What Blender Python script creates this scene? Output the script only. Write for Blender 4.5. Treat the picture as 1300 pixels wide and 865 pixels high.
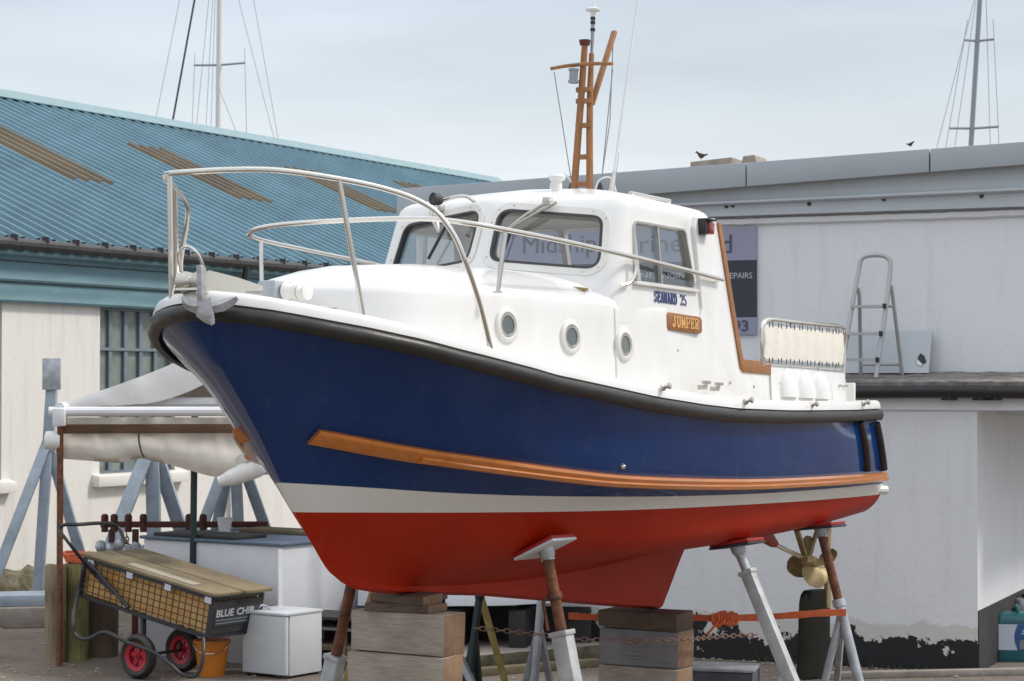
import bpy, bmesh, math, random
from mathutils import Vector, Matrix, noise
from mathutils.bvhtree import BVHTree
random.seed(7)
R = math.radians
scene = bpy.context.scene
C = scene.collection
for o in list(bpy.data.objects):
    bpy.data.objects.remove(o)

# ------------------------------------------------------------------ camera, sky, sun, exposure
CAM_H = 2.6
F_PX, PW, PH, HORIZON = 2700.0, 1300.0, 865.0, 487.0
PITCH = math.atan((HORIZON - PH / 2) / F_PX)
cam = bpy.data.cameras.new("camera")
cam.sensor_width = 36.0
cam.lens = F_PX / PW * 36.0
cam.clip_start = 0.1
cam.clip_end = 5000
cam.dof.use_dof = True
cam.dof.focus_distance = 13.5
cam.dof.aperture_fstop = 8.0
cam_o = bpy.data.objects.new("camera", cam)
cam_o.location = (0, 0, CAM_H)
cam_o.rotation_euler = (math.pi / 2 + PITCH, 0, 0)
C.objects.link(cam_o)
scene.camera = cam_o

SUN_EL, SUN_AZ = 46.0, 84.0          # azimuth from +Y towards +X
scene.view_settings.view_transform = 'Standard'
scene.view_settings.look = 'None'
scene.view_settings.exposure = 0.0
scene.view_settings.gamma = 1.0
scene.view_settings.use_curve_mapping = False

world = bpy.data.worlds.new("World")
scene.world = world
world.use_nodes = True
wn = world.node_tree
wn.nodes.clear()
def N(t, typ, **kw):
    n = t.nodes.new(typ)
    for k, v in kw.items():
        setattr(n, k, v)
    return n
def L(t, a, b):
    t.links.new(a, b)
w_out = N(wn, 'ShaderNodeOutputWorld')
w_bg = N(wn, 'ShaderNodeBackground')
w_bg.inputs['Strength'].default_value = 0.12
w_sky = N(wn, 'ShaderNodeTexSky', sky_type='NISHITA', sun_disc=False)
w_sky.sun_elevation = R(SUN_EL)
w_sky.sun_rotation = R(SUN_AZ)
w_sky.air_density = 1.0
w_sky.dust_density = 1.5
w_geo = N(wn, 'ShaderNodeTexCoord')
w_sep = N(wn, 'ShaderNodeSeparateXYZ')
L(wn, w_geo.outputs['Generated'], w_sep.inputs[0])
# overcast cloud deck: grey-blue, brightest just over the horizon and again high overhead
w_ramp = N(wn, 'ShaderNodeValToRGB')
cr = w_ramp.color_ramp
cr.elements[0].position = 0.0
cr.elements[0].color = (7.3, 7.7, 7.9, 1)
cr.elements[1].position = 1.0
cr.elements[1].color = (12.0, 12.2, 12.6, 1)
for p, c in ((0.075, (7.35, 7.7, 7.95)), (0.125, (6.6, 7.15, 7.6)), (0.185, (5.75, 6.45, 7.15)), (0.40, (9.0, 9.5, 10.2))):
    e = cr.elements.new(p)
    e.color = (*c, 1)
L(wn, w_sep.outputs['Z'], w_ramp.inputs['Fac'])
w_map = N(wn, 'ShaderNodeMapping')
w_map.inputs['Scale'].default_value = (2.0, 2.0, 11.0)
L(wn, w_geo.outputs['Generated'], w_map.inputs['Vector'])
w_noise = N(wn, 'ShaderNodeTexNoise')
w_noise.inputs['Scale'].default_value = 1.55
w_noise.inputs['Detail'].default_value = 5
w_noise.inputs['Roughness'].default_value = 0.5
L(wn, w_map.outputs[0], w_noise.inputs['Vector'])
w_cl = N(wn, 'ShaderNodeMapRange')
w_cl.inputs['From Min'].default_value = 0.3
w_cl.inputs['From Max'].default_value = 0.7
w_cl.inputs['To Min'].default_value = 0.86
w_cl.inputs['To Max'].default_value = 1.10
L(wn, w_noise.outputs['Fac'], w_cl.inputs['Value'])
w_mul = N(wn, 'ShaderNodeVectorMath', operation='SCALE')
L(wn, w_ramp.outputs['Color'], w_mul.inputs[0])
L(wn, w_cl.outputs[0], w_mul.inputs['Scale'])
w_mix = N(wn, 'ShaderNodeMix', data_type='RGBA')
w_mix.inputs['Factor'].default_value = 0.88
L(wn, w_sky.outputs['Color'], w_mix.inputs['A'])
L(wn, w_mul.outputs[0], w_mix.inputs['B'])
L(wn, w_mix.outputs['Result'], w_bg.inputs['Color'])
L(wn, w_bg.outputs[0], w_out.inputs[0])

sun = bpy.data.lights.new("sun", 'SUN')
sun.energy = 2.3
sun.angle = R(9)
sun.color = (1.0, 0.93, 0.83)
sun_o = bpy.data.objects.new("sun", sun)
sd = Vector((math.sin(R(SUN_AZ)) * math.cos(R(SUN_EL)), math.cos(R(SUN_AZ)) * math.cos(R(SUN_EL)), math.sin(R(SUN_EL))))
sun_o.rotation_euler = sd.to_track_quat('Z', 'Y').to_euler()
sun_o.location = sd * 60
C.objects.link(sun_o)

# ------------------------------------------------------------------ picture <-> place helpers (survey of where things stand)
CAM = Vector((0, 0, CAM_H))
def ray(px, py):
    f = Vector((0, math.cos(PITCH), math.sin(PITCH)))
    u = Vector((0, -math.sin(PITCH), math.cos(PITCH)))
    d = f * F_PX + Vector((1, 0, 0)) * (px - PW / 2) + u * (PH / 2 - py)
    return d / d.y
def at(px, py, Y):
    return CAM + ray(px, py) * Y
def ground(px, py, z=0.0):
    r = ray(px, py)
    return CAM + r * ((z - CAM_H) / r.z)
def on_plane(px, py, p0, n):
    r = ray(px, py)
    return CAM + r * ((p0 - CAM).dot(n) / r.dot(n))

# ------------------------------------------------------------------ materials
def mat(name, col, rough=0.6, metal=0.0, var=0.0, vscale=4.0, bump=0.0, bscale=30.0, coat=0.0, spec=0.5, stretch=None, col2=None, detail=5.0):
    m = bpy.data.materials.new(name)
    m.use_nodes = True
    t = m.node_tree
    b = t.nodes['Principled BSDF']
    b.inputs['Base Color'].default_value = (*col, 1)
    b.inputs['Roughness'].default_value = rough
    b.inputs['Metallic'].default_value = metal
    b.inputs['Coat Weight'].default_value = coat
    b.inputs['Coat Roughness'].default_value = 0.05
    b.inputs['Specular IOR Level'].default_value = spec
    tc = N(t, 'ShaderNodeTexCoord')
    mp = N(t, 'ShaderNodeMapping')
    L(t, tc.outputs['Object'], mp.inputs['Vector'])
    if stretch:
        mp.inputs['Scale'].default_value = stretch
    if var > 0 or col2:
        n = N(t, 'ShaderNodeTexNoise')
        n.inputs['Scale'].default_value = vscale
        n.inputs['Detail'].default_value = detail
        n.inputs['Roughness'].default_value = 0.6
        L(t, mp.outputs[0], n.inputs['Vector'])
        r = N(t, 'ShaderNodeMapRange')
        r.inputs['From Min'].default_value = 0.32
        r.inputs['From Max'].default_value = 0.68
        L(t, n.outputs['Fac'], r.inputs['Value'])
        mx = N(t, 'ShaderNodeMix', data_type='RGBA')
        c2 = col2 if col2 else tuple(min(1, c * (1 + var)) for c in col)
        c1 = col if col2 else tuple(c * (1 - var) for c in col)
        mx.inputs['A'].default_value = (*c1, 1)
        mx.inputs['B'].default_value = (*c2, 1)
        L(t, r.outputs[0], mx.inputs['Factor'])
        L(t, mx.outputs['Result'], b.inputs['Base Color'])
        rr = N(t, 'ShaderNodeMapRange')
        rr.inputs['To Min'].default_value = max(0.02, rough - 0.08)
        rr.inputs['To Max'].default_value = min(1, rough + 0.08)
        L(t, n.outputs['Fac'], rr.inputs['Value'])
        L(t, rr.outputs[0], b.inputs['Roughness'])
    if bump > 0:
        n2 = N(t, 'ShaderNodeTexNoise')
        n2.inputs['Scale'].default_value = bscale
        n2.inputs['Detail'].default_value = 6
        L(t, mp.outputs[0], n2.inputs['Vector'])
        bp = N(t, 'ShaderNodeBump')
        bp.inputs['Strength'].default_value = bump
        bp.inputs['Distance'].default_value = 0.02
        L(t, n2.outputs['Fac'], bp.inputs['Height'])
        L(t, bp.outputs[0], b.inputs['Normal'])
    return m

M = {}
M['gelcoat'] = mat('white_gelcoat', (0.82, 0.82, 0.815), 0.25, coat=0.35, vscale=1.7, col2=(0.76, 0.755, 0.74), stretch=(3, 3, 0.8), detail=8)
M['gelcoat_worn'] = mat('worn_white_gelcoat', (0.74, 0.73, 0.70), 0.38, var=0.05, vscale=3)
M['rubber'] = mat('black_rubber', (0.022, 0.021, 0.020), 0.42, var=0.35, vscale=6, bump=0.15, bscale=12)
M['steel'] = mat('stainless_steel', (0.72, 0.69, 0.64), 0.20, metal=1.0, var=0.05)
M['dullsteel'] = mat('dull_stainless', (0.55, 0.53, 0.49), 0.38, metal=1.0, var=0.1, vscale=15)
M['galv'] = mat('galvanised_steel', (0.42, 0.45, 0.48), 0.5, metal=0.55, var=0.22, vscale=9, bump=0.1, bscale=40)
M['galv_blue'] = mat('weathered_galvanised_steel', (0.33, 0.39, 0.46), 0.6, metal=0.3, var=0.18, vscale=5)
M['anchor'] = mat('cast_galvanised_iron', (0.40, 0.40, 0.42), 0.55, metal=0.6, var=0.15, vscale=14, bump=0.25, bscale=30)
M['teak'] = mat('varnished_teak', (0.56, 0.17, 0.016), 0.22, coat=1.0, var=0.13, vscale=3, stretch=(.8, 9, 9))
M['teakdry'] = mat('oiled_teak', (0.30, 0.13, 0.045), 0.5, var=0.2, vscale=6, stretch=(4, 4, 1.2))
M['teakdark'] = mat('dark_teak', (0.10, 0.025, 0.01), 0.4, var=0.2)
M['canvas'] = mat('cream_canvas', (0.80, 0.77, 0.70), 0.85, var=0.04, vscale=7, bump=0.2, bscale=20)
M['black'] = mat('black_plastic', (0.02, 0.02, 0.022), 0.45)
M['charcoal'] = mat('charcoal_rubber', (0.045, 0.045, 0.05), 0.6, var=0.2)
M['whiteplastic'] = mat('white_plastic', (0.78, 0.78, 0.76), 0.4, var=0.03)
M['bronze'] = mat('bronze', (0.42, 0.33, 0.17), 0.5, metal=0.35, vscale=9, col2=(0.22, 0.16, 0.075))
M['rudder'] = mat('black_antifouling', (0.008, 0.008, 0.006), 0.75, spec=0.15, var=0.4, vscale=6)
M['redlens'] = mat('red_lens', (0.25, 0.008, 0.015), 0.2, coat=0.5)
M['text_blue'] = mat('navy_lettering', (0.03, 0.05, 0.20), 0.4)
M['text_gold'] = mat('gold_lettering', (0.75, 0.42, 0.15), 0.4)
M['redpaint'] = mat('red_antifouling', (0.33, 0.012, 0.008), 0.5, var=0.15)
M['rust'] = mat('rusty_steel', (0.24, 0.085, 0.035), 0.8, col2=(0.07, 0.035, 0.026), vscale=14, bump=0.5, bscale=50)
M['rust_grey'] = mat('rust_streaked_steel', (0.30, 0.27, 0.25), 0.7, col2=(0.22, 0.08, 0.035), vscale=7, bump=0.3, bscale=40)
M['redoxide'] = mat('red_oxide_steel', (0.075, 0.018, 0.013), 0.7, var=0.3, vscale=12)
M['yellow'] = mat('yellow_painted_steel', (0.30, 0.23, 0.07), 0.6, var=0.25, vscale=8)
M['green'] = mat('green_painted_steel', (0.015, 0.035, 0.035), 0.6, var=0.25)
M['darksteel'] = mat('dark_steel', (0.028, 0.03, 0.036), 0.5, var=0.3, vscale=12)
M['orange'] = mat('orange_webbing', (0.62, 0.13, 0.045), 0.7, var=0.15, vscale=20)
M['orangeplastic'] = mat('orange_plastic', (0.62, 0.20, 0.02), 0.4, var=0.1)
M['redwheel'] = mat('red_wheel_plastic', (0.42, 0.012, 0.03), 0.4, var=0.1)
M['fridge'] = mat('white_enamel', (0.58, 0.61, 0.64), 0.35, var=0.03)
M['boxwhite'] = mat('white_painted_panel', (0.62, 0.64, 0.68), 0.5, var=0.06, vscale=3)
M['navyfelt'] = mat('navy_grey_lid', (0.10, 0.14, 0.20), 0.6, var=0.25, vscale=6, stretch=(1, 12, 1))
M['darkboard'] = mat('dark_board', (0.03, 0.028, 0.028), 0.7, var=0.3)
M['tarp'] = mat('white_tarpaulin', (0.80, 0.79, 0.78), 0.6, var=0.06, vscale=3, bump=0.6, bscale=5)
M['tarpbeige'] = mat('beige_tarpaulin', (0.70, 0.65, 0.58), 0.7, var=0.10, vscale=3, bump=0.8, bscale=4)
M['whitebar'] = mat('white_painted_tube', (0.72, 0.73, 0.75), 0.45, var=0.05)
M['jerry'] = mat('teal_plastic', (0.025, 0.13, 0.15), 0.35, var=0.15)
M['labelwhite'] = mat('white_label', (0.55, 0.60, 0.68), 0.4)
M['labelblue'] = mat('blue_label', (0.02, 0.09, 0.26), 0.4)
M['greyplastic'] = mat('grey_plastic', (0.20, 0.23, 0.25), 0.5, var=0.1)
M['concrete'] = mat('concrete', (0.28, 0.25, 0.22), 0.9, var=0.2, vscale=5, bump=0.4, bscale=30)
M['mossy'] = mat('mossy_concrete', (0.20, 0.17, 0.12), 0.95, col2=(0.05, 0.045, 0.02), vscale=6, bump=0.6, bscale=20)
M['fascia'] = mat('grey_fascia_metal', (0.37, 0.41, 0.445), 0.55, var=0.06, vscale=1.2)
M['cladgrey'] = mat('pale_grey_cladding', (0.48, 0.52, 0.56), 0.5, var=0.05, vscale=1.5)
M['teal'] = mat('teal_cladding', (0.105, 0.205, 0.24), 0.55, var=0.12, vscale=2.0, stretch=(1, 1, 5))
M['gutter'] = mat('dark_gutter', (0.035, 0.033, 0.036), 0.5, var=0.3, vscale=5)
M['ridge'] = mat('pale_ridge_metal', (0.22, 0.33, 0.36), 0.55, var=0.1)
M['framegrey'] = mat('blue_grey_frame_paint', (0.17, 0.22, 0.25), 0.5, var=0.15)
M['chipboard'] = mat('weathered_stone', (0.36, 0.31, 0.27), 0.9, var=0.2, vscale=8)
M['feather'] = mat('dark_feathers', (0.075, 0.07, 0.065), 0.8, var=0.3)
M['mastwhite'] = mat('white_mast_paint', (0.72, 0.70, 0.68), 0.4)
M['mastgrey'] = mat('grey_alloy', (0.30, 0.32, 0.35), 0.5, metal=0.3)
M['wire'] = mat('rigging_wire', (0.30, 0.31, 0.33), 0.5, metal=0.3)
M['interior'] = mat('cabin_lining', (0.52, 0.48, 0.44), 0.8, var=0.08)
M['signlilac'] = mat('lilac_sign_panel', (0.30, 0.30, 0.42), 0.5, var=0.03)
M['signdark'] = mat('slate_sign_panel', (0.035, 0.042, 0.055), 0.5, var=0.1)
M['signtext'] = mat('slate_lettering', (0.075, 0.085, 0.125), 0.5)
M['signwhite'] = mat('pale_lettering', (0.48, 0.50, 0.55), 0.5)
M['ledge'] = mat('mossy_flat_roof', (0.27, 0.25, 0.24), 0.9, col2=(0.10, 0.09, 0.08), vscale=7, bump=0.6, bscale=25)
M['ladder'] = mat('dull_aluminium', (0.46, 0.46, 0.46), 0.5, metal=0.5, var=0.08)

def wood(name, c1, c2, sx=(1, 8, 8), rough=0.85, endscale=1.0):
    m = bpy.data.materials.new(name)
    m.use_nodes = True
    t = m.node_tree
    b = t.nodes['Principled BSDF']
    tc = N(t, 'ShaderNodeTexCoord')
    mp = N(t, 'ShaderNodeMapping')
    mp.inputs['Scale'].default_value = sx
    L(t, tc.outputs['Object'], mp.inputs['Vector'])
    n = N(t, 'ShaderNodeTexNoise')
    n.inputs['Scale'].default_value = 5.0
    n.inputs['Detail'].default_value = 8
    n.inputs['Roughness'].default_value = 0.65
    n.inputs['Distortion'].default_value = 0.6
    L(t, mp.outputs[0], n.inputs['Vector'])
    n2 = N(t, 'ShaderNodeTexNoise')
    n2.inputs['Scale'].default_value = 2.2
    L(t, tc.outputs['Object'], n2.inputs['Vector'])
    ad = N(t, 'ShaderNodeMath', operation='MULTIPLY_ADD')
    ad.inputs[1].default_value = 0.6
    L(t, n2.outputs['Fac'], ad.inputs[0])
    hf = N(t, 'ShaderNodeMath', operation='MULTIPLY')
    hf.inputs[1].default_value = 0.55
    L(t, n.outputs['Fac'], hf.inputs[0])
    L(t, hf.outputs[0], ad.inputs[2])
    rp = N(t, 'ShaderNodeValToRGB')
    rp.color_ramp.elements[0].position = 0.38
    rp.color_ramp.elements[0].color = (*c2, 1)
    rp.color_ramp.elements[1].position = 0.72
    rp.color_ramp.elements[1].color = (*c1, 1)
    L(t, ad.outputs[0], rp.inputs['Fac'])
    L(t, rp.outputs['Color'], b.inputs['Base Color'])
    b.inputs['Roughness'].default_value = rough
    bp = N(t, 'ShaderNodeBump')
    bp.inputs['Strength'].default_value = 0.5
    bp.inputs['Distance'].default_value = 0.01
    L(t, n.outputs['Fac'], bp.inputs['Height'])
    L(t, bp.outputs[0], b.inputs['Normal'])
    return m
M['baulk'] = wood('weathered_baulk_wood', (0.46, 0.41, 0.34), (0.21, 0.17, 0.13), sx=(16, 1.3, 16))
M['baulkgrey'] = wood('grey_baulk_wood', (0.30, 0.29, 0.29), (0.12, 0.115, 0.12), sx=(16, 1.3, 16))
M['baulkdark'] = wood('stained_or_shaded_wood', (0.16, 0.11, 0.075), (0.04, 0.03, 0.025), sx=(14, 1.5, 14))
M['endgrain'] = wood('end_grain_wood', (0.28, 0.18, 0.11), (0.13, 0.07, 0.045), sx=(3, 3, 3))
M['plank'] = wood('weathered_planks', (0.25, 0.20, 0.12), (0.10, 0.08, 0.05), sx=(1.2, 12, 12))
M['post'] = wood('mossy_post_wood', (0.16, 0.14, 0.09), (0.05, 0.045, 0.03), sx=(9, 9, 1))
M['postpale'] = wood('pale_split_post_wood', (0.34, 0.28, 0.19), (0.13, 0.10, 0.06), sx=(9, 9, 1))
M['postmoss'] = wood('moss_streaked_post_wood', (0.27, 0.26, 0.10), (0.06, 0.055, 0.03), sx=(12, 12, .8))
M['brownrail'] = wood('brown_rail_wood', (0.16, 0.09, 0.045), (0.07, 0.04, 0.02))

def glass(name, tint=(0.86, 0.90, 0.92), refl=1.0, rough=0.01):
    m = bpy.data.materials.new(name)
    m.use_nodes = True
    t = m.node_tree
    t.nodes.clear()
    o = N(t, 'ShaderNodeOutputMaterial')
    tr = N(t, 'ShaderNodeBsdfTransparent')
    tr.inputs[0].default_value = (*tint, 1)
    gl = N(t, 'ShaderNodeBsdfGlossy')
    gl.inputs['Roughness'].default_value = rough
    lw = N(t, 'ShaderNodeLayerWeight')
    lw.inputs['Blend'].default_value = 0.5
    pw = N(t, 'ShaderNodeMath', operation='POWER')
    pw.inputs[1].default_value = 4.0
    L(t, lw.outputs['Facing'], pw.inputs[0])
    mu = N(t, 'ShaderNodeMath', operation='MULTIPLY_ADD')
    mu.inputs[1].default_value = 0.9
    mu.inputs[2].default_value = 0.045 * refl
    L(t, pw.outputs[0], mu.inputs[0])
    mx = N(t, 'ShaderNodeMixShader')
    L(t, mu.outputs[0], mx.inputs[0])
    L(t, tr.outputs[0], mx.inputs[1])
    L(t, gl.outputs[0], mx.inputs[2])
    L(t, mx.outputs[0], o.inputs[0])
    return m
M['glass'] = glass('window_glass', (0.87, 0.90, 0.91), 1.6)
M['lensglass'] = glass('lens_glass', (0.75, 0.8, 0.85), 1.5)

# painted hull: blue topsides, white boot top, red bottom split along the painted lines
BX0, BZ0 = 4.0, -1.87
def hull_material():
    m = bpy.data.materials.new('painted_hull')
    m.use_nodes = True
    t = m.node_tree
    b = t.nodes['Principled BSDF']
    tc = N(t, 'ShaderNodeTexCoord')
    sp = N(t, 'ShaderNodeSeparateXYZ')
    L(t, tc.outputs['Object'], sp.inputs[0])
    # distance aft / 8
    xa = N(t, 'ShaderNodeMath', operation='MULTIPLY_ADD')
    xa.inputs[1].default_value = -1 / 8
    xa.inputs[2].default_value = BX0 / 8
    L(t, sp.outputs['X'], xa.inputs[0])
    za = N(t, 'ShaderNodeMath', operation='ADD')
    za.inputs[1].default_value = BZ0 + 1.2        # z + 1.2
    L(t, sp.outputs['Z'], za.inputs[0])
    def line(pts):
        fc = N(t, 'ShaderNodeFloatCurve')
        cu = fc.mapping.curves[0]
        pts = [(x / 8, z + 1.2) for x, z in pts]
        cu.points[0].location = pts[0]
        cu.points[1].location = pts[-1]
        for p in pts[1:-1]:
            cu.points.new(*p)
        fc.mapping.update()
        L(t, xa.outputs[0], fc.inputs['Value'])
        s = N(t, 'ShaderNodeMath', operation='SUBTRACT')
        L(t, za.outputs[0], s.inputs[0])
        L(t, fc.outputs[0], s.inputs[1])
        r = N(t, 'ShaderNodeMapRange')
        r.inputs['From Min'].default_value = -0.0015
        r.inputs['From Max'].default_value = 0.0015
        L(t, s.outputs[0], r.inputs['Value'])
        return r.outputs[0]
    top = line([(0, -0.845), (0.6, -0.872), (1.15, -0.906), (1.77, -0.945), (2.98, -0.976), (4.5, -0.984), (6.0, -0.97), (8.0, -0.935)])
    low = line([(0, -1.045), (1.0, -1.050), (2.0, -1.060), (3.16, -1.066), (4.65, -1.058), (6.0, -1.05), (8.0, -1.03)])
    n = N(t, 'ShaderNodeTexNoise')
    n.inputs['Scale'].default_value = 2.0
    n.inputs['Detail'].default_value = 6
    L(t, tc.outputs['Object'], n.inputs['Vector'])
    def tint(a, c):
        x = N(t, 'ShaderNodeMix', data_type='RGBA')
        x.inputs['A'].default_value = (*a, 1)
        x.inputs['B'].default_value = (*c, 1)
        L(t, n.outputs['Fac'], x.inputs['Factor'])
        return x.outputs['Result']
    red = tint((0.30, 0.009, 0.001), (0.46, 0.027, 0.003))
    blue = tint((0.002, 0.024, 0.112), (0.004, 0.040, 0.165))
    m1 = N(t, 'ShaderNodeMix', data_type='RGBA')
    L(t, low, m1.inputs['Factor'])
    L(t, red, m1.inputs['A'])
    m1.inputs['B'].default_value = (0.73, 0.72, 0.69, 1)
    m2 = N(t, 'ShaderNodeMix', data_type='RGBA')
    L(t, top, m2.inputs['Factor'])
    L(t, m1.outputs['Result'], m2.inputs['A'])
    L(t, blue, m2.inputs['B'])
    # scuffs and drip marks down the sides, a scum line where the boat floats
    dm = N(t, 'ShaderNodeMapping')
    dm.inputs['Scale'].default_value = (7, 7, 0.7)
    L(t, tc.outputs['Object'], dm.inputs['Vector'])
    dn = N(t, 'ShaderNodeTexNoise')
    dn.inputs['Scale'].default_value = 2.4
    dn.inputs['Detail'].default_value = 8
    dn.inputs['Roughness'].default_value = 0.68
    L(t, dm.outputs[0], dn.inputs['Vector'])
    dr = N(t, 'ShaderNodeMapRange')
    dr.inputs['From Min'].default_value = 0.56
    dr.inputs['From Max'].default_value = 0.80
    dr.inputs['To Max'].default_value = 0.16
    L(t, dn.outputs['Fac'], dr.inputs['Value'])
    m3 = N(t, 'ShaderNodeMix', data_type='RGBA')
    L(t, dr.outputs[0], m3.inputs['Factor'])
    L(t, m2.outputs['Result'], m3.inputs['A'])
    m3.inputs['B'].default_value = (0.20, 0.18, 0.16, 1)
    L(t, m3.outputs['Result'], b.inputs['Base Color'])
    rr = N(t, 'ShaderNodeMapRange')
    rr.inputs['To Min'].default_value = 0.50
    rr.inputs['To Max'].default_value = 0.07
    L(t, low, rr.inputs['Value'])
    L(t, rr.outputs[0], b.inputs['Roughness'])
    sr = N(t, 'ShaderNodeMapRange')
    sr.inputs['To Min'].default_value = 0.22
    sr.inputs['To Max'].default_value = 0.34
    L(t, low, sr.inputs['Value'])
    L(t, sr.outputs[0], b.inputs['Specular IOR Level'])
    n3 = N(t, 'ShaderNodeTexNoise')
    n3.inputs['Scale'].default_value = 1.6
    n3.inputs['Detail'].default_value = 3
    L(t, tc.outputs['Object'], n3.inputs['Vector'])
    bp = N(t, 'ShaderNodeBump')
    bp.inputs['Strength'].default_value = 0.12
    bp.inputs['Distance'].default_value = 0.05
    L(t, n3.outputs['Fac'], bp.inputs['Height'])
    L(t, bp.outputs[0], b.inputs['Normal'])
    return m
M['hull'] = hull_material()
M['fenderblue'] = mat('blue_backing_strip', (0.008, 0.04, 0.15), 0.25)

# ------------------------------------------------------------------ mesh helpers
MAT = {}       # object name -> matrix its mesh data lives in
def spline(pts, n=8, closed=False):
    pts = [Vector(p) for p in pts]
    out = []
    k = len(pts)
    rng = k if closed else k - 1
    for i in range(rng):
        if closed:
            p0, p1, p2, p3 = pts[(i - 1) % k], pts[i], pts[(i + 1) % k], pts[(i + 2) % k]
        else:
            p1, p2 = pts[i], pts[i + 1]
            p0 = pts[i - 1] if i > 0 else p1 * 2 - p2
            p3 = pts[i + 2] if i + 2 < k else p2 * 2 - p1
        d = [max((b - a).length ** 0.5, 1e-4) for a, b in ((p0, p1), (p1, p2), (p2, p3))]
        for j in range(n):
            t = j / n
            # centripetal Catmull-Rom
            t0, t1 = 0.0, d[0]
            t2 = t1 + d[1]
            t3 = t2 + d[2]
            tt = t1 + (t2 - t1) * t
            a1 = p0 * ((t1 - tt) / (t1 - t0)) + p1 * ((tt - t0) / (t1 - t0))
            a2 = p1 * ((t2 - tt) / (t2 - t1)) + p2 * ((tt - t1) / (t2 - t1))
            a3 = p2 * ((t3 - tt) / (t3 - t2)) + p3 * ((tt - t2) / (t3 - t2))
            b1 = a1 * ((t2 - tt) / (t2 - t0)) + a2 * ((tt - t0) / (t2 - t0))
            b2 = a2 * ((t3 - tt) / (t3 - t1)) + a3 * ((tt - t1) / (t3 - t1))
            out.append(b1 * ((t2 - tt) / (t2 - t1)) + b2 * ((tt - t1) / (t2 - t1)))
    if not closed:
        out.append(pts[-1].copy())
    return out

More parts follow.
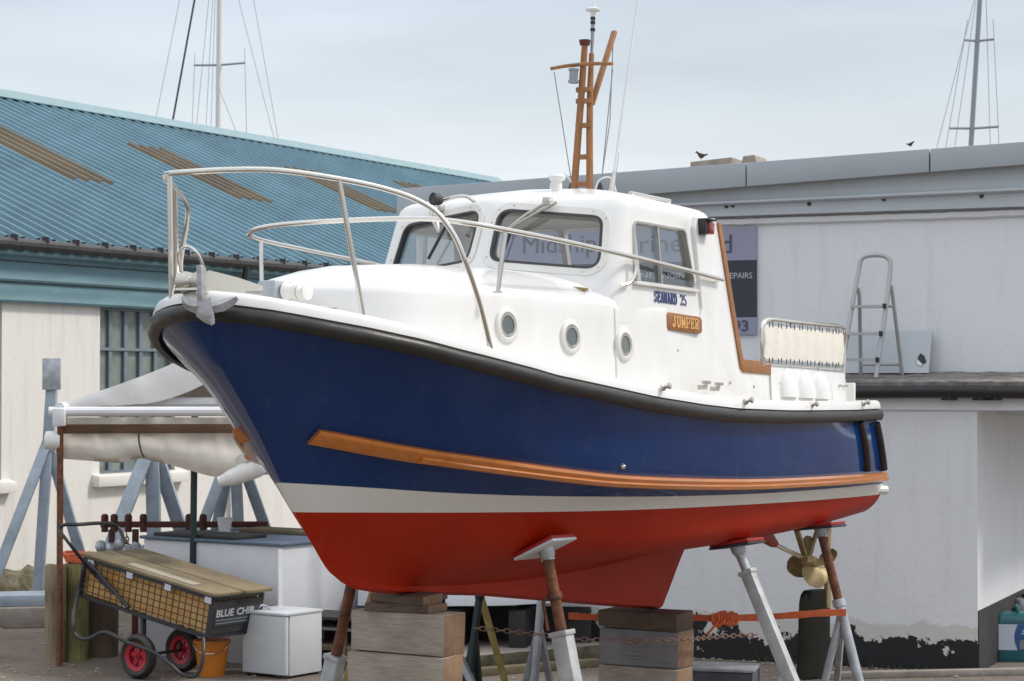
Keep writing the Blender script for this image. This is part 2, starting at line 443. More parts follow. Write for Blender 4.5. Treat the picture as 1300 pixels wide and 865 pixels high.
class MB:
    """collects shapes; every coordinate goes through the frame fr into world space"""
    def __init__(s, fr=None):
        s.bm = bmesh.new()
        s.fr = fr
    def v(s, p):
        p = Vector(p)
        return s.bm.verts.new(s.fr @ p if s.fr else p)
    def face(s, vs):
        try:
            return s.bm.faces.new(vs)
        except ValueError:
            return None
    def poly(s, pts):
        return s.face([s.v(p) for p in pts])
    def box(s, c, size, rot=None):
        c = Vector(c)
        h = [x / 2 for x in size]
        vs = []
        for sx, sy, sz in ((-1, -1, -1), (1, -1, -1), (1, 1, -1), (-1, 1, -1), (-1, -1, 1), (1, -1, 1), (1, 1, 1), (-1, 1, 1)):
            d = Vector((sx * h[0], sy * h[1], sz * h[2]))
            vs.append(s.v(c + (rot @ d if rot else d)))
        for f in ((3, 2, 1, 0), (4, 5, 6, 7), (0, 1, 5, 4), (1, 2, 6, 5), (2, 3, 7, 6), (3, 0, 4, 7)):
            s.face([vs[i] for i in f])
        return s
    def bar(s, p0, p1, w, h, up=(0, 0, 1)):
        p0, p1 = Vector(p0), Vector(p1)
        d = (p1 - p0)
        x = d.normalized()
        y = Vector(up).cross(x)
        if y.length < 1e-4:
            y = Vector((0, 1, 0)).cross(x)
        y.normalize()
        z = x.cross(y)
        rot = Matrix((x, y, z)).transposed()
        return s.box((p0 + p1) / 2, (d.length, w, h), rot)
    def tube(s, pts, r, n=8, closed=False, cap=True, flat=None):
        pts = [Vector(p) for p in pts]
        k = len(pts)
        rr = r if isinstance(r, (list, tuple)) else [r] * k
        prev = None
        rings = []
        for i, p in enumerate(pts):
            if closed:
                d = pts[(i + 1) % k] - pts[i - 1]
            else:
                d = pts[min(i + 1, k - 1)] - pts[max(i - 1, 0)]
            d.normalize()
            if prev is None:
                a = Vector((0, 0, 1)) if abs(d.z) < 0.9 else Vector((1, 0, 0))
                y = a.cross(d).normalized()
            else:
                y = (prev - d * prev.dot(d)).normalized()
            prev = y
            z = d.cross(y)
            ring = []
            for j in range(n):
                an = 2 * math.pi * (j + 0.5) / n
                ring.append(s.v(p + (y * math.cos(an) * (flat or 1) + z * math.sin(an)) * rr[i]))
            rings.append(ring)
        m = k if closed else k - 1
        for i in range(m):
            a, b = rings[i], rings[(i + 1) % k]
            for j in range(n):
                s.face([a[j], a[(j + 1) % n], b[(j + 1) % n], b[j]])
        if cap and not closed:
            s.face(list(reversed(rings[0])))
            s.face(rings[-1])
        return s
    def lathe(s, prof, c, axis=(0, 0, 1), n=20):
        c = Vector(c)
        q = Vector((0, 0, 1)).rotation_difference(Vector(axis).normalized())
        rings = []
        for r, h in prof:
            if r < 1e-5:
                rings.append([s.v(c + q @ Vector((0, 0, h)))])
            else:
                rings.append([s.v(c + q @ Vector((r * math.cos(2 * math.pi * j / n), r * math.sin(2 * math.pi * j / n), h))) for j in range(n)])
        for a, b in zip(rings, rings[1:]):
            if len(a) == 1 and len(b) == 1:
                continue
            for j in range(n):
                if len(a) == 1:
                    s.face([a[0], b[(j + 1) % n], b[j]])
                elif len(b) == 1:
                    s.face([a[j], a[(j + 1) % n], b[0]])
                else:
                    s.face([a[j], a[(j + 1) % n], b[(j + 1) % n], b[j]])
        if len(rings[0]) > 1:
            s.face(list(reversed(rings[0])))
        if len(rings[-1]) > 1:
            s.face(rings[-1])
        return s
    def prism(s, pts, off):
        off = Vector(off)
        a = [s.v(p) for p in pts]
        b = [s.v(Vector(p) + off) for p in pts]
        s.face(a)
        s.face(list(reversed(b)))
        k = len(a)
        for i in range(k):
            s.face([a[i], b[i], b[(i + 1) % k], a[(i + 1) % k]])
        return s
    def grid(s, rows, closed=False):
        vs = [[s.v(p) for p in r] for r in rows]
        for a, b in zip(vs, vs[1:]):
            k = len(a)
            for j in range(k if closed else k - 1):
                s.face([a[j], a[(j + 1) % k], b[(j + 1) % k], b[j]])
        return vs
    def slab(s, rows, off):
        """a sheet of points given real thickness along off (vector or function of the row/col)"""
        off = Vector(off)
        top = s.grid(rows)
        bot = s.grid([[Vector(p) + off for p in r] for r in rows])
        nr, nc = len(top), len(top[0])
        loop = [(0, j) for j in range(nc)] + [(i, nc - 1) for i in range(1, nr)] + [(nr - 1, j) for j in range(nc - 2, -1, -1)] + [(i, 0) for i in range(nr - 2, 0, -1)]
        for a, b in zip(loop, loop[1:] + loop[:1]):
            s.face([top[a[0]][a[1]], top[b[0]][b[1]], bot[b[0]][b[1]], bot[a[0]][a[1]]])
        return s
    def build(s, name, m, parent=None, bevel=0.0, seg=2, sharp=35, merge=True, label=None, frame=None):
        bm = s.bm
        if merge:
            bmesh.ops.remove_doubles(bm, verts=bm.verts, dist=1e-5)
        bmesh.ops.recalc_face_normals(bm, faces=bm.faces)
        if bevel > 0:
            es = [e for e in bm.edges if len(e.link_faces) == 2 and e.calc_face_angle(0) > R(28)]
            bmesh.ops.bevel(bm, geom=es, offset=bevel, segments=seg, profile=0.5, affect='EDGES', clamp_overlap=True)
        for f in bm.faces:
            f.smooth = True
        for e in bm.edges:
            e.smooth = not (len(e.link_faces) == 2 and e.calc_face_angle(0) > R(sharp))
        me = bpy.data.meshes.new(name)
        mw = MAT.get(parent.name) if parent else None
        if frame is not None and parent is None:
            mw = frame
        if mw is None and parent is None:
            # a thing of one mesh: its origin at the middle of its base
            if len(bm.verts):
                xs = [v.co for v in bm.verts]
                lo = Vector((min(p[i] for p in xs) for i in range(3)))
                hi = Vector((max(p[i] for p in xs) for i in range(3)))
                mw = Matrix.Translation(((lo.x + hi.x) / 2, (lo.y + hi.y) / 2, lo.z))
            else:
                mw = Matrix()
        bm.transform(mw.inverted())
        bm.to_mesh(me)
        bm.free()
        o = bpy.data.objects.new(name, me)
        C.objects.link(o)
        ms = m if isinstance(m, (list, tuple)) else [m]
        for x in ms:
            me.materials.append(M[x] if isinstance(x, str) else x)
        if parent:
            o.parent = parent
        else:
            o.matrix_world = mw
        MAT[o.name] = mw
        if label:
            o['label'] = label
        return o

def tag(o, label, cat, group=None):
    o['label'] = label
    o['category'] = cat
    if group:
        o['group'] = group
    return o
def structure(o):
    o['kind'] = 'structure'
    return o
def thing(name, label, cat, loc=(0, 0, 0), rotz=0.0, group=None, matrix=None):
    o = bpy.data.objects.new(name, None)
    o.empty_display_size = 0.2
    C.objects.link(o)
    mw = matrix if matrix is not None else Matrix.Translation(loc) @ Matrix.Rotation(rotz, 4, 'Z')
    o.matrix_world = mw
    MAT[o.name] = mw
    return tag(o, label, cat, group)
def cut(o, cutter):
    """subtract the cutter's solid from o and keep the plain mesh"""
    bm = cutter.bm
    bmesh.ops.remove_doubles(bm, verts=bm.verts, dist=1e-6)
    bmesh.ops.recalc_face_normals(bm, faces=bm.faces)
    mw = MAT[o.name]
    bm.transform(mw.inverted())
    me = bpy.data.meshes.new('cutter')
    bm.to_mesh(me)
    bm.free()
    c = bpy.data.objects.new('cutter', me)
    C.objects.link(c)
    c.parent = o.parent
    if not o.parent:
        c.matrix_world = mw
    md = o.modifiers.new('b', 'BOOLEAN')
    md.operation = 'DIFFERENCE'
    md.solver = 'EXACT'
    md.object = c
    dg = bpy.context.evaluated_depsgraph_get()
    dg.update()
    new = bpy.data.meshes.new_from_object(o.evaluated_get(dg))
    o.modifiers.clear()
    old = o.data
    o.data = new
    bpy.data.objects.remove(c)
    bpy.data.meshes.remove(me)
    return o
def resharp(o, ang=32):
    bm = bmesh.new()
    bm.from_mesh(o.data)
    for f in bm.faces:
        f.smooth = True
    for e in bm.edges:
        e.smooth = not (len(e.link_faces) == 2 and e.calc_face_angle(0) > R(ang))
    bm.to_mesh(o.data)
    bm.free()
    md = o.modifiers.new('wn', 'WEIGHTED_NORMAL')
    md.keep_sharp = True
    return o
def text_mesh(txt, size, width=None, offset=0.0, depth=0.002):
    """the words as a flat raised mesh in the XY plane, origin lower left -> bmesh"""
    cu = bpy.data.curves.new('t', 'FONT')
    cu.body = txt
    cu.size = size
    cu.offset = offset
    cu.extrude = depth
    cu.resolution_u = 4
    o = bpy.data.objects.new('t', cu)
    C.objects.link(o)
    dg = bpy.context.evaluated_depsgraph_get()
    dg.update()
    me = bpy.data.meshes.new_from_object(o.evaluated_get(dg))
    bm = bmesh.new()
    bm.from_mesh(me)
    bpy.data.objects.remove(o)
    bpy.data.meshes.remove(me)
    xs = [v.co.x for v in bm.verts]
    ys = [v.co.y for v in bm.verts]
    x0, x1 = min(xs), max(xs)
    k = (width / (x1 - x0)) if width else 1.0
    for v in bm.verts:
        v.co.x = (v.co.x - x0) * k
    return bm
def text_part(name, txt, size, width, origin, xdir, ydir, m, parent, offset=0.0, depth=0.002):
    mb = MB()
    mb.bm.free()
    mb.bm = text_mesh(txt, size, width, offset, depth)
    x, y = Vector(xdir).normalized(), Vector(ydir)
    y = (y - x * y.dot(x)).normalized()
    z = x.cross(y)
    mw = Matrix.Translation(origin) @ Matrix((x, y, z)).transposed().to_4x4()
    mb.bm.transform(mw)
    return mb.build(name, m, parent, merge=False)
def lerp(a, b, t):
    return a + (b - a) * t
def interp(x, tab):
    if x <= tab[0][0]:
        return tab[0][1]
    for (x0, y0), (x1, y1) in zip(tab, tab[1:]):
        if x <= x1:
            return y0 + (y1 - y0) * (x - x0) / (x1 - x0)
    return tab[-1][1]

# ================================================================== SETTING: ground
def ground_material():
    m = bpy.data.materials.new('yard_ground')
    m.use_nodes = True
    t = m.node_tree
    b = t.nodes['Principled BSDF']
    tc = N(t, 'ShaderNodeTexCoord')
    n1 = N(t, 'ShaderNodeTexNoise')
    n1.inputs['Scale'].default_value = 0.9
    n1.inputs['Detail'].default_value = 8
    n1.inputs['Roughness'].default_value = 0.65
    L(t, tc.outputs['Object'], n1.inputs['Vector'])
    n2 = N(t, 'ShaderNodeTexNoise')
    n2.inputs['Scale'].default_value = 45
    n2.inputs['Detail'].default_value = 4
    L(t, tc.outputs['Object'], n2.inputs['Vector'])
    rp = N(t, 'ShaderNodeValToRGB')
    rp.color_ramp.elements[0].position = 0.33
    rp.color_ramp.elements[0].color = (0.105, 0.083, 0.066, 1)
    rp.color_ramp.elements[1].position = 0.68
    rp.color_ramp.elements[1].color = (0.235, 0.195, 0.16, 1)
    mx = N(t, 'ShaderNodeMath', operation='MULTIPLY_ADD')
    mx.inputs[1].default_value = 0.25
    L(t, n2.outputs['Fac'], mx.inputs[0])
    h = N(t, 'ShaderNodeMath', operation='MULTIPLY')
    h.inputs[1].default_value = 0.78
    L(t, n1.outputs['Fac'], h.inputs[0])
    L(t, h.outputs[0], mx.inputs[2])
    L(t, mx.outputs[0], rp.inputs['Fac'])
    L(t, rp.outputs['Color'], b.inputs['Base Color'])
    b.inputs['Roughness'].default_value = 0.95
    bp = N(t, 'ShaderNodeBump')
    bp.inputs['Strength'].default_value = 0.5
    bp.inputs['Distance'].default_value = 0.02
    L(t, n2.outputs['Fac'], bp.inputs['Height'])
    L(t, bp.outputs[0], b.inputs['Normal'])
    return m
g = MB()
g.poly([(-1500, -300, 0), (1500, -300, 0), (1500, 3000, 0), (-1500, 3000, 0)])
structure(g.build('ground', ground_material()))

# ================================================================== wall paint with wear
def wall_material(name, c1, c2, brick=False, peel=0.0, dirt=(0.30, 0.27, 0.22), dirt_amt=0.25):
    m = bpy.data.materials.new(name)
    m.use_nodes = True
    t = m.node_tree
    b = t.nodes['Principled BSDF']
    tc = N(t, 'ShaderNodeTexCoord')
    sp = N(t, 'ShaderNodeSeparateXYZ')
    L(t, tc.outputs['Object'], sp.inputs[0])
    n1 = N(t, 'ShaderNodeTexNoise')
    n1.inputs['Scale'].default_value = 0.8
    n1.inputs['Detail'].default_value = 7
    L(t, tc.outputs['Object'], n1.inputs['Vector'])
    mp = N(t, 'ShaderNodeMapping')
    mp.inputs['Scale'].default_value = (5, 5, 0.5)
    L(t, tc.outputs['Object'], mp.inputs['Vector'])
    n2 = N(t, 'ShaderNodeTexNoise')
    n2.inputs['Scale'].default_value = 1.5
    n2.inputs['Detail'].default_value = 6
    L(t, mp.outputs[0], n2.inputs['Vector'])
    a = N(t, 'ShaderNodeMix', data_type='RGBA')
    a.inputs['A'].default_value = (*c1, 1)
    a.inputs['B'].default_value = (*c2, 1)
    L(t, n1.outputs['Fac'], a.inputs['Factor'])
    dr = N(t, 'ShaderNodeMapRange')
    dr.inputs['From Min'].default_value = 0.52
    dr.inputs['From Max'].default_value = 0.8
    dr.inputs['To Max'].default_value = dirt_amt
    L(t, n2.outputs['Fac'], dr.inputs['Value'])
    a2 = N(t, 'ShaderNodeMix', data_type='RGBA')
    L(t, a.outputs['Result'], a2.inputs['A'])
    a2.inputs['B'].default_value = (*dirt, 1)
    L(t, dr.outputs[0], a2.inputs['Factor'])
    col = a2.outputs['Result']
    n3 = N(t, 'ShaderNodeTexNoise')
    n3.inputs['Scale'].default_value = 3.2
    n3.inputs['Detail'].default_value = 9
    n3.inputs['Roughness'].default_value = 0.62
    L(t, tc.outputs['Object'], n3.inputs['Vector'])
    if peel > 0:
        # flaked-off paint over black bitumen along the foot of the wall
        s = N(t, 'ShaderNodeMath', operation='MULTIPLY_ADD')
        s.inputs[1].default_value = -4.6 * peel
        s.inputs[2].default_value = 0.0
        nn = N(t, 'ShaderNodeMath', operation='SUBTRACT')
        nn.inputs[1].default_value = 0.5
        L(t, n3.outputs['Fac'], nn.inputs[0])
        L(t, nn.outputs[0], s.inputs[0])
        ad = N(t, 'ShaderNodeMath', operation='ADD')
        L(t, s.outputs[0], ad.inputs[0])
        L(t, sp.outputs['Z'], ad.inputs[1])
        r = N(t, 'ShaderNodeMapRange')
        r.inputs['From Min'].default_value = peel - 0.006
        r.inputs['From Max'].default_value = peel + 0.006
        r.inputs['To Min'].default_value = 1
        r.inputs['To Max'].default_value = 0
        L(t, ad.outputs[0], r.inputs['Value'])
        # older cream paint in a band above it
        r2 = N(t, 'ShaderNodeMapRange')
        r2.inputs['From Min'].default_value = peel + 0.14
        r2.inputs['From Max'].default_value = peel + 0.17
        r2.inputs['To Min'].default_value = 0.6
        r2.inputs['To Max'].default_value = 0
        w = N(t, 'ShaderNodeMath', operation='MULTIPLY_ADD')
        w.inputs[1].default_value = -0.30
        L(t, nn.outputs[0], w.inputs[0])
        L(t, sp.outputs['Z'], w.inputs[2])
        L(t, w.outputs[0], r2.inputs['Value'])
        a4 = N(t, 'ShaderNodeMix', data_type='RGBA')
        L(t, col, a4.inputs['A'])
        a4.inputs['B'].default_value = (0.52, 0.49, 0.43, 1)
        L(t, r2.outputs[0], a4.inputs['Factor'])
        a3 = N(t, 'ShaderNodeMix', data_type='RGBA')
        L(t, a4.outputs['Result'], a3.inputs['A'])
        a3.inputs['B'].default_value = (0.018, 0.018, 0.021, 1)
        L(t, r.outputs[0], a3.inputs['Factor'])
        col = a3.outputs['Result']
    L(t, col, b.inputs['Base Color'])
    b.inputs['Roughness'].default_value = 0.85
    n4 = N(t, 'ShaderNodeTexNoise')
    n4.inputs['Scale'].default_value = 14
    n4.inputs['Detail'].default_value = 7
    L(t, tc.outputs['Object'], n4.inputs['Vector'])
    bp = N(t, 'ShaderNodeBump')
    bp.inputs['Strength'].default_value = 0.26
    bp.inputs['Distance'].default_value = 0.018
    L(t, n4.outputs['Fac'], bp.inputs['Height'])
    L(t, bp.outputs[0], b.inputs['Normal'])
    return m
M['wall_cream'] = wall_material('cream_wall_paint', (0.70, 0.68, 0.64), (0.79, 0.77, 0.73), dirt=(0.40, 0.36, 0.29), dirt_amt=0.28)
M['wall_white'] = wall_material('white_wall_paint', (0.72, 0.74, 0.775), (0.80, 0.815, 0.84), dirt=(0.52, 0.52, 0.51), dirt_amt=0.3)
M['wall_low'] = wall_material('white_wall_paint_flaking', (0.66, 0.68, 0.71), (0.77, 0.785, 0.81), peel=0.27, dirt=(0.5, 0.48, 0.45), dirt_amt=0.25)

# ================================================================== blue-roofed workshop on the left
U1 = Vector((0.473, 0.881, 0)).normalized()
N1 = Vector((0.881, -0.473, 0)).normalized()
P1 = at(0, 700, 27.2)
P1.z = 0
T0, T1 = -10.0, 26.4
EAVE, PITCHR, SPAN = 4.52, R(23.7), 7.3
def wp(t, z, off=0.0):
    return P1 + U1 * t + N1 * off + Vector((0, 0, z))
def wall_t(px, py):
    q = on_plane(px, py, P1, N1)
    return (q - P1).dot(U1), q.z
shop = thing('workshop_building', 'cream walled workshop with blue corrugated roof and brown rooflights at left', 'building', P1)
w = MB()
ta, za = wall_t(127, 395)
tb = wall_t(222, 560)[0]
zb = wall_t(160, 600)[1]
ZC = 3.64
DEP = 2 * SPAN
def wallquad(t0, t1, z0, z1):
    # a piece of the front wall with 0.25 m depth
    w.prism([wp(t0, z0), wp(t1, z0), wp(t1, z1), wp(t0, z1)], -N1 * 0.25)
tsl, tsr = wall_t(-80, 500)[0], wall_t(2, 500)[0]
edges = [(T0, tsl), (tsr, ta), (tb, T1)]
for a, b2 in edges:
    wallquad(a, b2, 0, 4.4)
for a, b2 in ((tsl, tsr), (ta, tb)):
    wallquad(a, b2, 0, zb)
    wallquad(a, b2, ZC + 0.02, 4.4)
for tt, sgn in ((T0, 1), (T1, -1)):
    q = [wp(tt, 0, -0.25), wp(tt, 4.4, -0.25), wp(tt, EAVE + SPAN * math.tan(PITCHR) - 0.15, -SPAN), wp(tt, 4.4, -DEP), wp(tt, 0, -DEP)]
    w.prism(q, U1 * 0.25 * sgn)
w.prism([wp(T0 + .25, 0, -DEP), wp(T1 - .25, 0, -DEP), wp(T1 - .25, 4.4, -DEP), wp(T0 + .25, 4.4, -DEP)], N1 * 0.25)
w.build('wall', 'wall_cream', shop, merge=False)
# corrugated sheets: real ridges and troughs
SL = SPAN / math.cos(PITCHR)
def roofp(t, s, lift=0.0):
    """t along the building, s metres down the slope from the ridge"""
    base = P1 + U1 * t - N1 * SPAN + Vector((0, 0, EAVE + SPAN * math.tan(PITCHR)))
    d = N1 * math.cos(PITCHR) - Vector((0, 0, math.sin(PITCHR)))
    nn = N1 * math.sin(PITCHR) + Vector((0, 0, math.cos(PITCHR)))
    return base + d * s + nn * lift
COR = [(0.0, 0.0), (0.30, 0.0), (0.42, 0.055), (0.62, 0.055), (0.74, 0.0)]
def cor_cols(t0, t1, pitch=0.30):
    out = []
    k = math.floor(t0 / pitch)
    while k * pitch < t1:
        for f, h in COR:
            tt = (k + f) * pitch
            if t0 <= tt <= t1:
                out.append((tt, h))
        k += 1
    return out
rf = MB()
cols = cor_cols(T0 - 0.15, T1 + 0.1)
rf.grid([[roofp(t, s, h) for t, h in cols] for s in (0.05, SL * 0.5, SL + 0.22)])
bn = lambda t, s, h: P1 + U1 * t - N1 * SPAN + Vector((0, 0, EAVE + SPAN * math.tan(PITCHR))) + (-N1 * math.cos(PITCHR) - Vector((0, 0, math.sin(PITCHR)))) * s + Vector((0, 0, h))
rf.grid([[bn(t, s, h) for t, h in cols] for s in (0.05, SL + 0.22)])
def roof_material():
    m = bpy.data.materials.new('blue_corrugated_sheet')
    m.use_nodes = True
    t = m.node_tree
    b = t.nodes['Principled BSDF']
    tc = N(t, 'ShaderNodeTexCoord')
    n = N(t, 'ShaderNodeTexNoise')
    n.inputs['Scale'].default_value = 0.35
    n.inputs['Detail'].default_value = 8
    n.inputs['Roughness'].default_value = 0.7
    L(t, tc.outputs['Object'], n.inputs['Vector'])
    rp = N(t, 'ShaderNodeValToRGB')
    rp.color_ramp.elements[0].position = 0.3
    rp.color_ramp.elements[0].color = (0.075, 0.165, 0.215, 1)
    rp.color_ramp.elements[1].position = 0.75
    rp.color_ramp.elements[1].color = (0.105, 0.225, 0.290, 1)
    L(t, n.outputs['Fac'], rp.inputs['Fac'])
    # whole sheets a shade apart, with streaks running down the slope
    mp = N(t, 'ShaderNodeMapping')
    ang_ = math.atan2(U1.y, U1.x)
    mp.inputs['Rotation'].default_value = (0, 0, -ang_)
    L(t, tc.outputs['Object'], mp.inputs['Vector'])
    br = N(t, 'ShaderNodeTexBrick')
    br.offset = 0.0
    br.inputs['Scale'].default_value = 1.0
    br.inputs['Brick Width'].default_value = 0.9
    br.inputs['Row Height'].default_value = 3.4
    br.inputs['Mortar Size'].default_value = 0.012
    br.inputs['Color1'].default_value = (0.93, 0.93, 0.94, 1)
    br.inputs['Color2'].default_value = (1.06, 1.05, 1.04, 1)
    br.inputs['Mortar'].default_value = (0.80, 0.80, 0.80, 1)
    L(t, mp.outputs[0], br.inputs['Vector'])
    mp2 = N(t, 'ShaderNodeMapping')
    mp2.inputs['Rotation'].default_value = (0, 0, -ang_)
    mp2.inputs['Scale'].default_value = (3.0, 0.25, 0.25)
    L(t, tc.outputs['Object'], mp2.inputs['Vector'])
    st = N(t, 'ShaderNodeTexNoise')
    st.inputs['Scale'].default_value = 1.3
    st.inputs['Detail'].default_value = 7
    L(t, mp2.outputs[0], st.inputs['Vector'])
    sr = N(t, 'ShaderNodeMapRange')
    sr.inputs['From Min'].default_value = 0.3
    sr.inputs['From Max'].default_value = 0.7
    sr.inputs['To Min'].default_value = 0.90
    sr.inputs['To Max'].default_value = 1.10
    L(t, st.outputs['Fac'], sr.inputs['Value'])
    m1 = N(t, 'ShaderNodeVectorMath', operation='MULTIPLY')
    L(t, rp.outputs['Color'], m1.inputs[0])
    L(t, br.outputs['Color'], m1.inputs[1])
    m2 = N(t, 'ShaderNodeVectorMath', operation='SCALE')
    L(t, m1.outputs[0], m2.inputs[0])
    L(t, sr.outputs[0], m2.inputs['Scale'])
    L(t, m2.outputs[0], b.inputs['Base Color'])
    b.inputs['Roughness'].default_value = 0.5
    return m
M['roof'] = roof_material()
roof = rf.build('roof', 'roof', shop, sharp=20)
rc = MB()
top = EAVE + SPAN * math.tan(PITCHR)
rc.prism([roofp(T0 - .15, 0.34, 0.075), roofp(T0 - .15, 0.0, 0.13), bn(T0 - .15, 0.34, 0.09), bn(T0 - .15, 0.34, 0.06), roofp(T0 - .15, 0.0, 0.09), roofp(T0 - .15, 0.34, 0.06)], U1 * (T1 - T0 + 0.3))
rc.build('ridge_cap', 'ridge', roof)
M['rooflight'] = mat('brown_rooflight_sheet', (0.085, 0.065, 0.038), 0.5, col2=(0.145, 0.112, 0.062), vscale=1.2)
def roof_ts(px, py):
    nn = N1 * math.sin(PITCHR) + Vector((0, 0, math.cos(PITCHR)))
    q = on_plane(px, py, roofp(0, 0), nn)
    d = N1 * math.cos(PITCHR) - Vector((0, 0, math.sin(PITCHR)))
    return (q - roofp(0, 0)).dot(U1), (q - roofp(0, 0)).dot(d)
for top_px, bot_px in (((-25, 157), (100, 231)), ((190, 190), (322, 257)), ((378, 217), (492, 272)), ((520, 236), (600, 278))):
    (ta_, sa_), (tb_, sb_) = roof_ts(*top_px), roof_ts(*bot_px)
    tm = round(((ta_ + tb_) / 2) / 0.30) * 0.30
    sk = MB()
    cc = cor_cols(tm - 0.62, tm + 0.62)
    ext = (sb_ - sa_)
    sk.slab([[roofp(t, s, h + 0.014) for t, h in cc] for s in (sa_, (sa_ + sb_) / 2, sb_)], (N1 * math.sin(PITCHR) + Vector((0, 0, math.cos(PITCHR)))) * -0.010)
    sk.build('rooflight', 'rooflight', roof, sharp=20)
gt = MB()
gp = [wp(t, EAVE - 0.14, 0.27) for t in (T0, 0, 10, T1)]
gt.tube(gp, 0.075, 10)
for k in range(0, 60):
    t = T0 + 0.3 + k * 0.6
    gt.box(wp(t, EAVE - 0.06, 0.30), (0.09, 0.05, 0.07))
gutter = gt.build('gutter', 'gutter', shop)
td = wall_t(294, 335)[0]
dp = MB()
dp.tube([wp(td, EAVE - 0.18, 0.27), wp(td, EAVE - 0.40, 0.24), wp(td, EAVE - 0.55, 0.10), wp(td, 0.05, 0.10)], 0.05, 10)
dp.build('downpipe', 'gutter', gutter)
cl = MB()
zs = [ZC, ZC + 0.27, ZC + 0.54, 4.42]
for z0, z1 in zip(zs, zs[1:]):
    cl.prism([wp(T0, z0, 0.10), wp(T0, z0 + 0.03, 0.115), wp(T0, z0 + 0.09, 0.085), wp(T0, z0 + 0.14, 0.085), wp(T0, z1 - 0.012, 0.06), wp(T0, z1 - 0.012, 0.012), wp(T0, z0, 0.012)], U1 * (T1 - T0))
cl.build('cladding', 'teal', shop, merge=False)
def pane_material():
    m = mat('dusty_window_glass', (0.20, 0.23, 0.215), 0.25, var=0.35, vscale=1.4)
    return m
M['pane'] = pane_material()
def shop_window(t0, t1, z0, z1, nx, nz):
    f = MB()
    for k in range(nx + 1):
        t = lerp(t0, t1, k / nx)
        wd = 0.07 if k in (0, nx) else 0.032
        f.bar(wp(t, z0, -0.10), wp(t, z1, -0.10), wd, 0.07, up=U1)
    for k in range(nz + 1):
        z = lerp(z0, z1, k / nz)
        wd = 0.07 if k in (0, nz) else 0.04
        f.bar(wp(t0, z, -0.101), wp(t1, z, -0.101), 0.062, wd, up=(0, 0, 1))
    fr = f.build('window', 'framegrey', shop, merge=False)
    p = MB()
    p.prism([wp(t0, z0, -0.13), wp(t1, z0, -0.13), wp(t1, z1, -0.13), wp(t0, z1, -0.13)], -N1 * 0.02)
    p.build('pane', 'pane', fr)
    s = MB()
    s.prism([wp(t0 - 0.16, z0 - 0.17, 0.13), wp(t0 - 0.16, z0 - 0.03, 0.13), wp(t0 - 0.16, z0, 0.0), wp(t0 - 0.16, z0, -0.06), wp(t0 - 0.16, z0 - 0.17, -0.06)], U1 * (t1 - t0 + 0.32))
    s.build('sill', 'wall_cream', fr, bevel=0.008)
shop_window(ta, tb, zb, ZC, 5, 4)
shop_window(tsl, tsr, zb, ZC, 5, 4)

# ================================================================== white building on the right
WD = Vector((-0.916, 0.402, 0)).normalized()          # along the wall, away to the left
WN = Vector((-0.402, -0.916, 0)).normalized()         # out of the wall towards the yard
Q0 = at(1000, 600, 19.83)
Q0.z = 0
def qp(t, z, off=0.0):
    return Q0 + WD * t + WN * off + Vector((0, 0, z))
def qt(px, py, off=0.0):
    q = on_plane(px, py, Q0 + WN * off, WN)
    return (q - Q0).dot(WD), q.z
SB = -0.9                                              # upper wall set back behind the low front
store = thing('store_building', 'white painted store with grey metal fascia and low lean-to front at right', 'building', Q0)
tc_ = qt(1241, 700)[0]
tl_ = qt(478, 700)[0]
zl = 2.46
w = MB()
w.prism([qp(tc_, 0), qp(tl_, 0), qp(tl_, zl), qp(tc_, zl)], -WN * 0.25)
RET = -WN
w.prism([qp(tc_, 0, -0.25), qp(tc_, zl, -0.25), qp(tc_, zl, -5.0), qp(tc_, 0, -5.0)], WD * 0.25)
w.build('lower_wall', 'wall_low', store, merge=False)
# the tarred foot of the return wall
pl = MB()
pl.prism([qp(tc_ - 0.012, 0, 0.0), qp(tc_ - 0.012, 0.56, 0.0), qp(tc_ - 0.012, 0.56, -4.55), qp(tc_ - 0.012, 0, -4.55)], WD * 0.010)
pl.build('tarred_foot', M['darkboard'], store)
w = MB()
zt = qt(1100, 272, SB)[1]
w.prism([qp(tc_ - 1.35, 2.3, SB), qp(tl_, 2.3, SB), qp(tl_, zt + 0.1, SB), qp(tc_ - 1.35, zt + 0.1, SB)], -WN * 0.3)
w.prism([qp(tl_, 0, -0.26), qp(tl_, 2.28, -0.26), qp(tl_, 2.28, -8), qp(tl_, 0, -8)], -WD * 0.25)
w.prism([qp(tc_ - 1.35, 2.3, SB - .31), qp(tc_ - 1.35, zt + .1, SB - .31), qp(tc_ - 1.35, zt + .1, -6), qp(tc_ - 1.35, 2.3, -6)], WD * 0.25)
w.prism([qp(tl_, 2.3, SB - .31), qp(tl_, zt + .1, SB - .31), qp(tl_, zt + .1, -8), qp(tl_, 2.3, -8)], -WD * 0.25)
w.build('upper_wall', 'wall_white', store, merge=False)
cp = MB()
pa, pb = (905, 277), (1300, 268)
rows = []
def wobble(t):
    return 0.010 * noise.noise(Vector((t * 2.3, 0, 3))) + 0.006 * noise.noise(Vector((t * 9.0, 0, 1)))
tsn = [lerp(tc_ - 1.35, tl_, k / 160) for k in range(161)]
for z0, o in ((zt - 0.075, 0.012), (zt - 0.06, 0.05), (zt - 0.012, 0.055), (zt + 0.0, 0.02)):
    rows.append([qp(t, z0 + wobble(t), SB + o) for t in tsn])
cp.grid(rows)
cp.build('coping', 'wall_white', store, sharp=60)
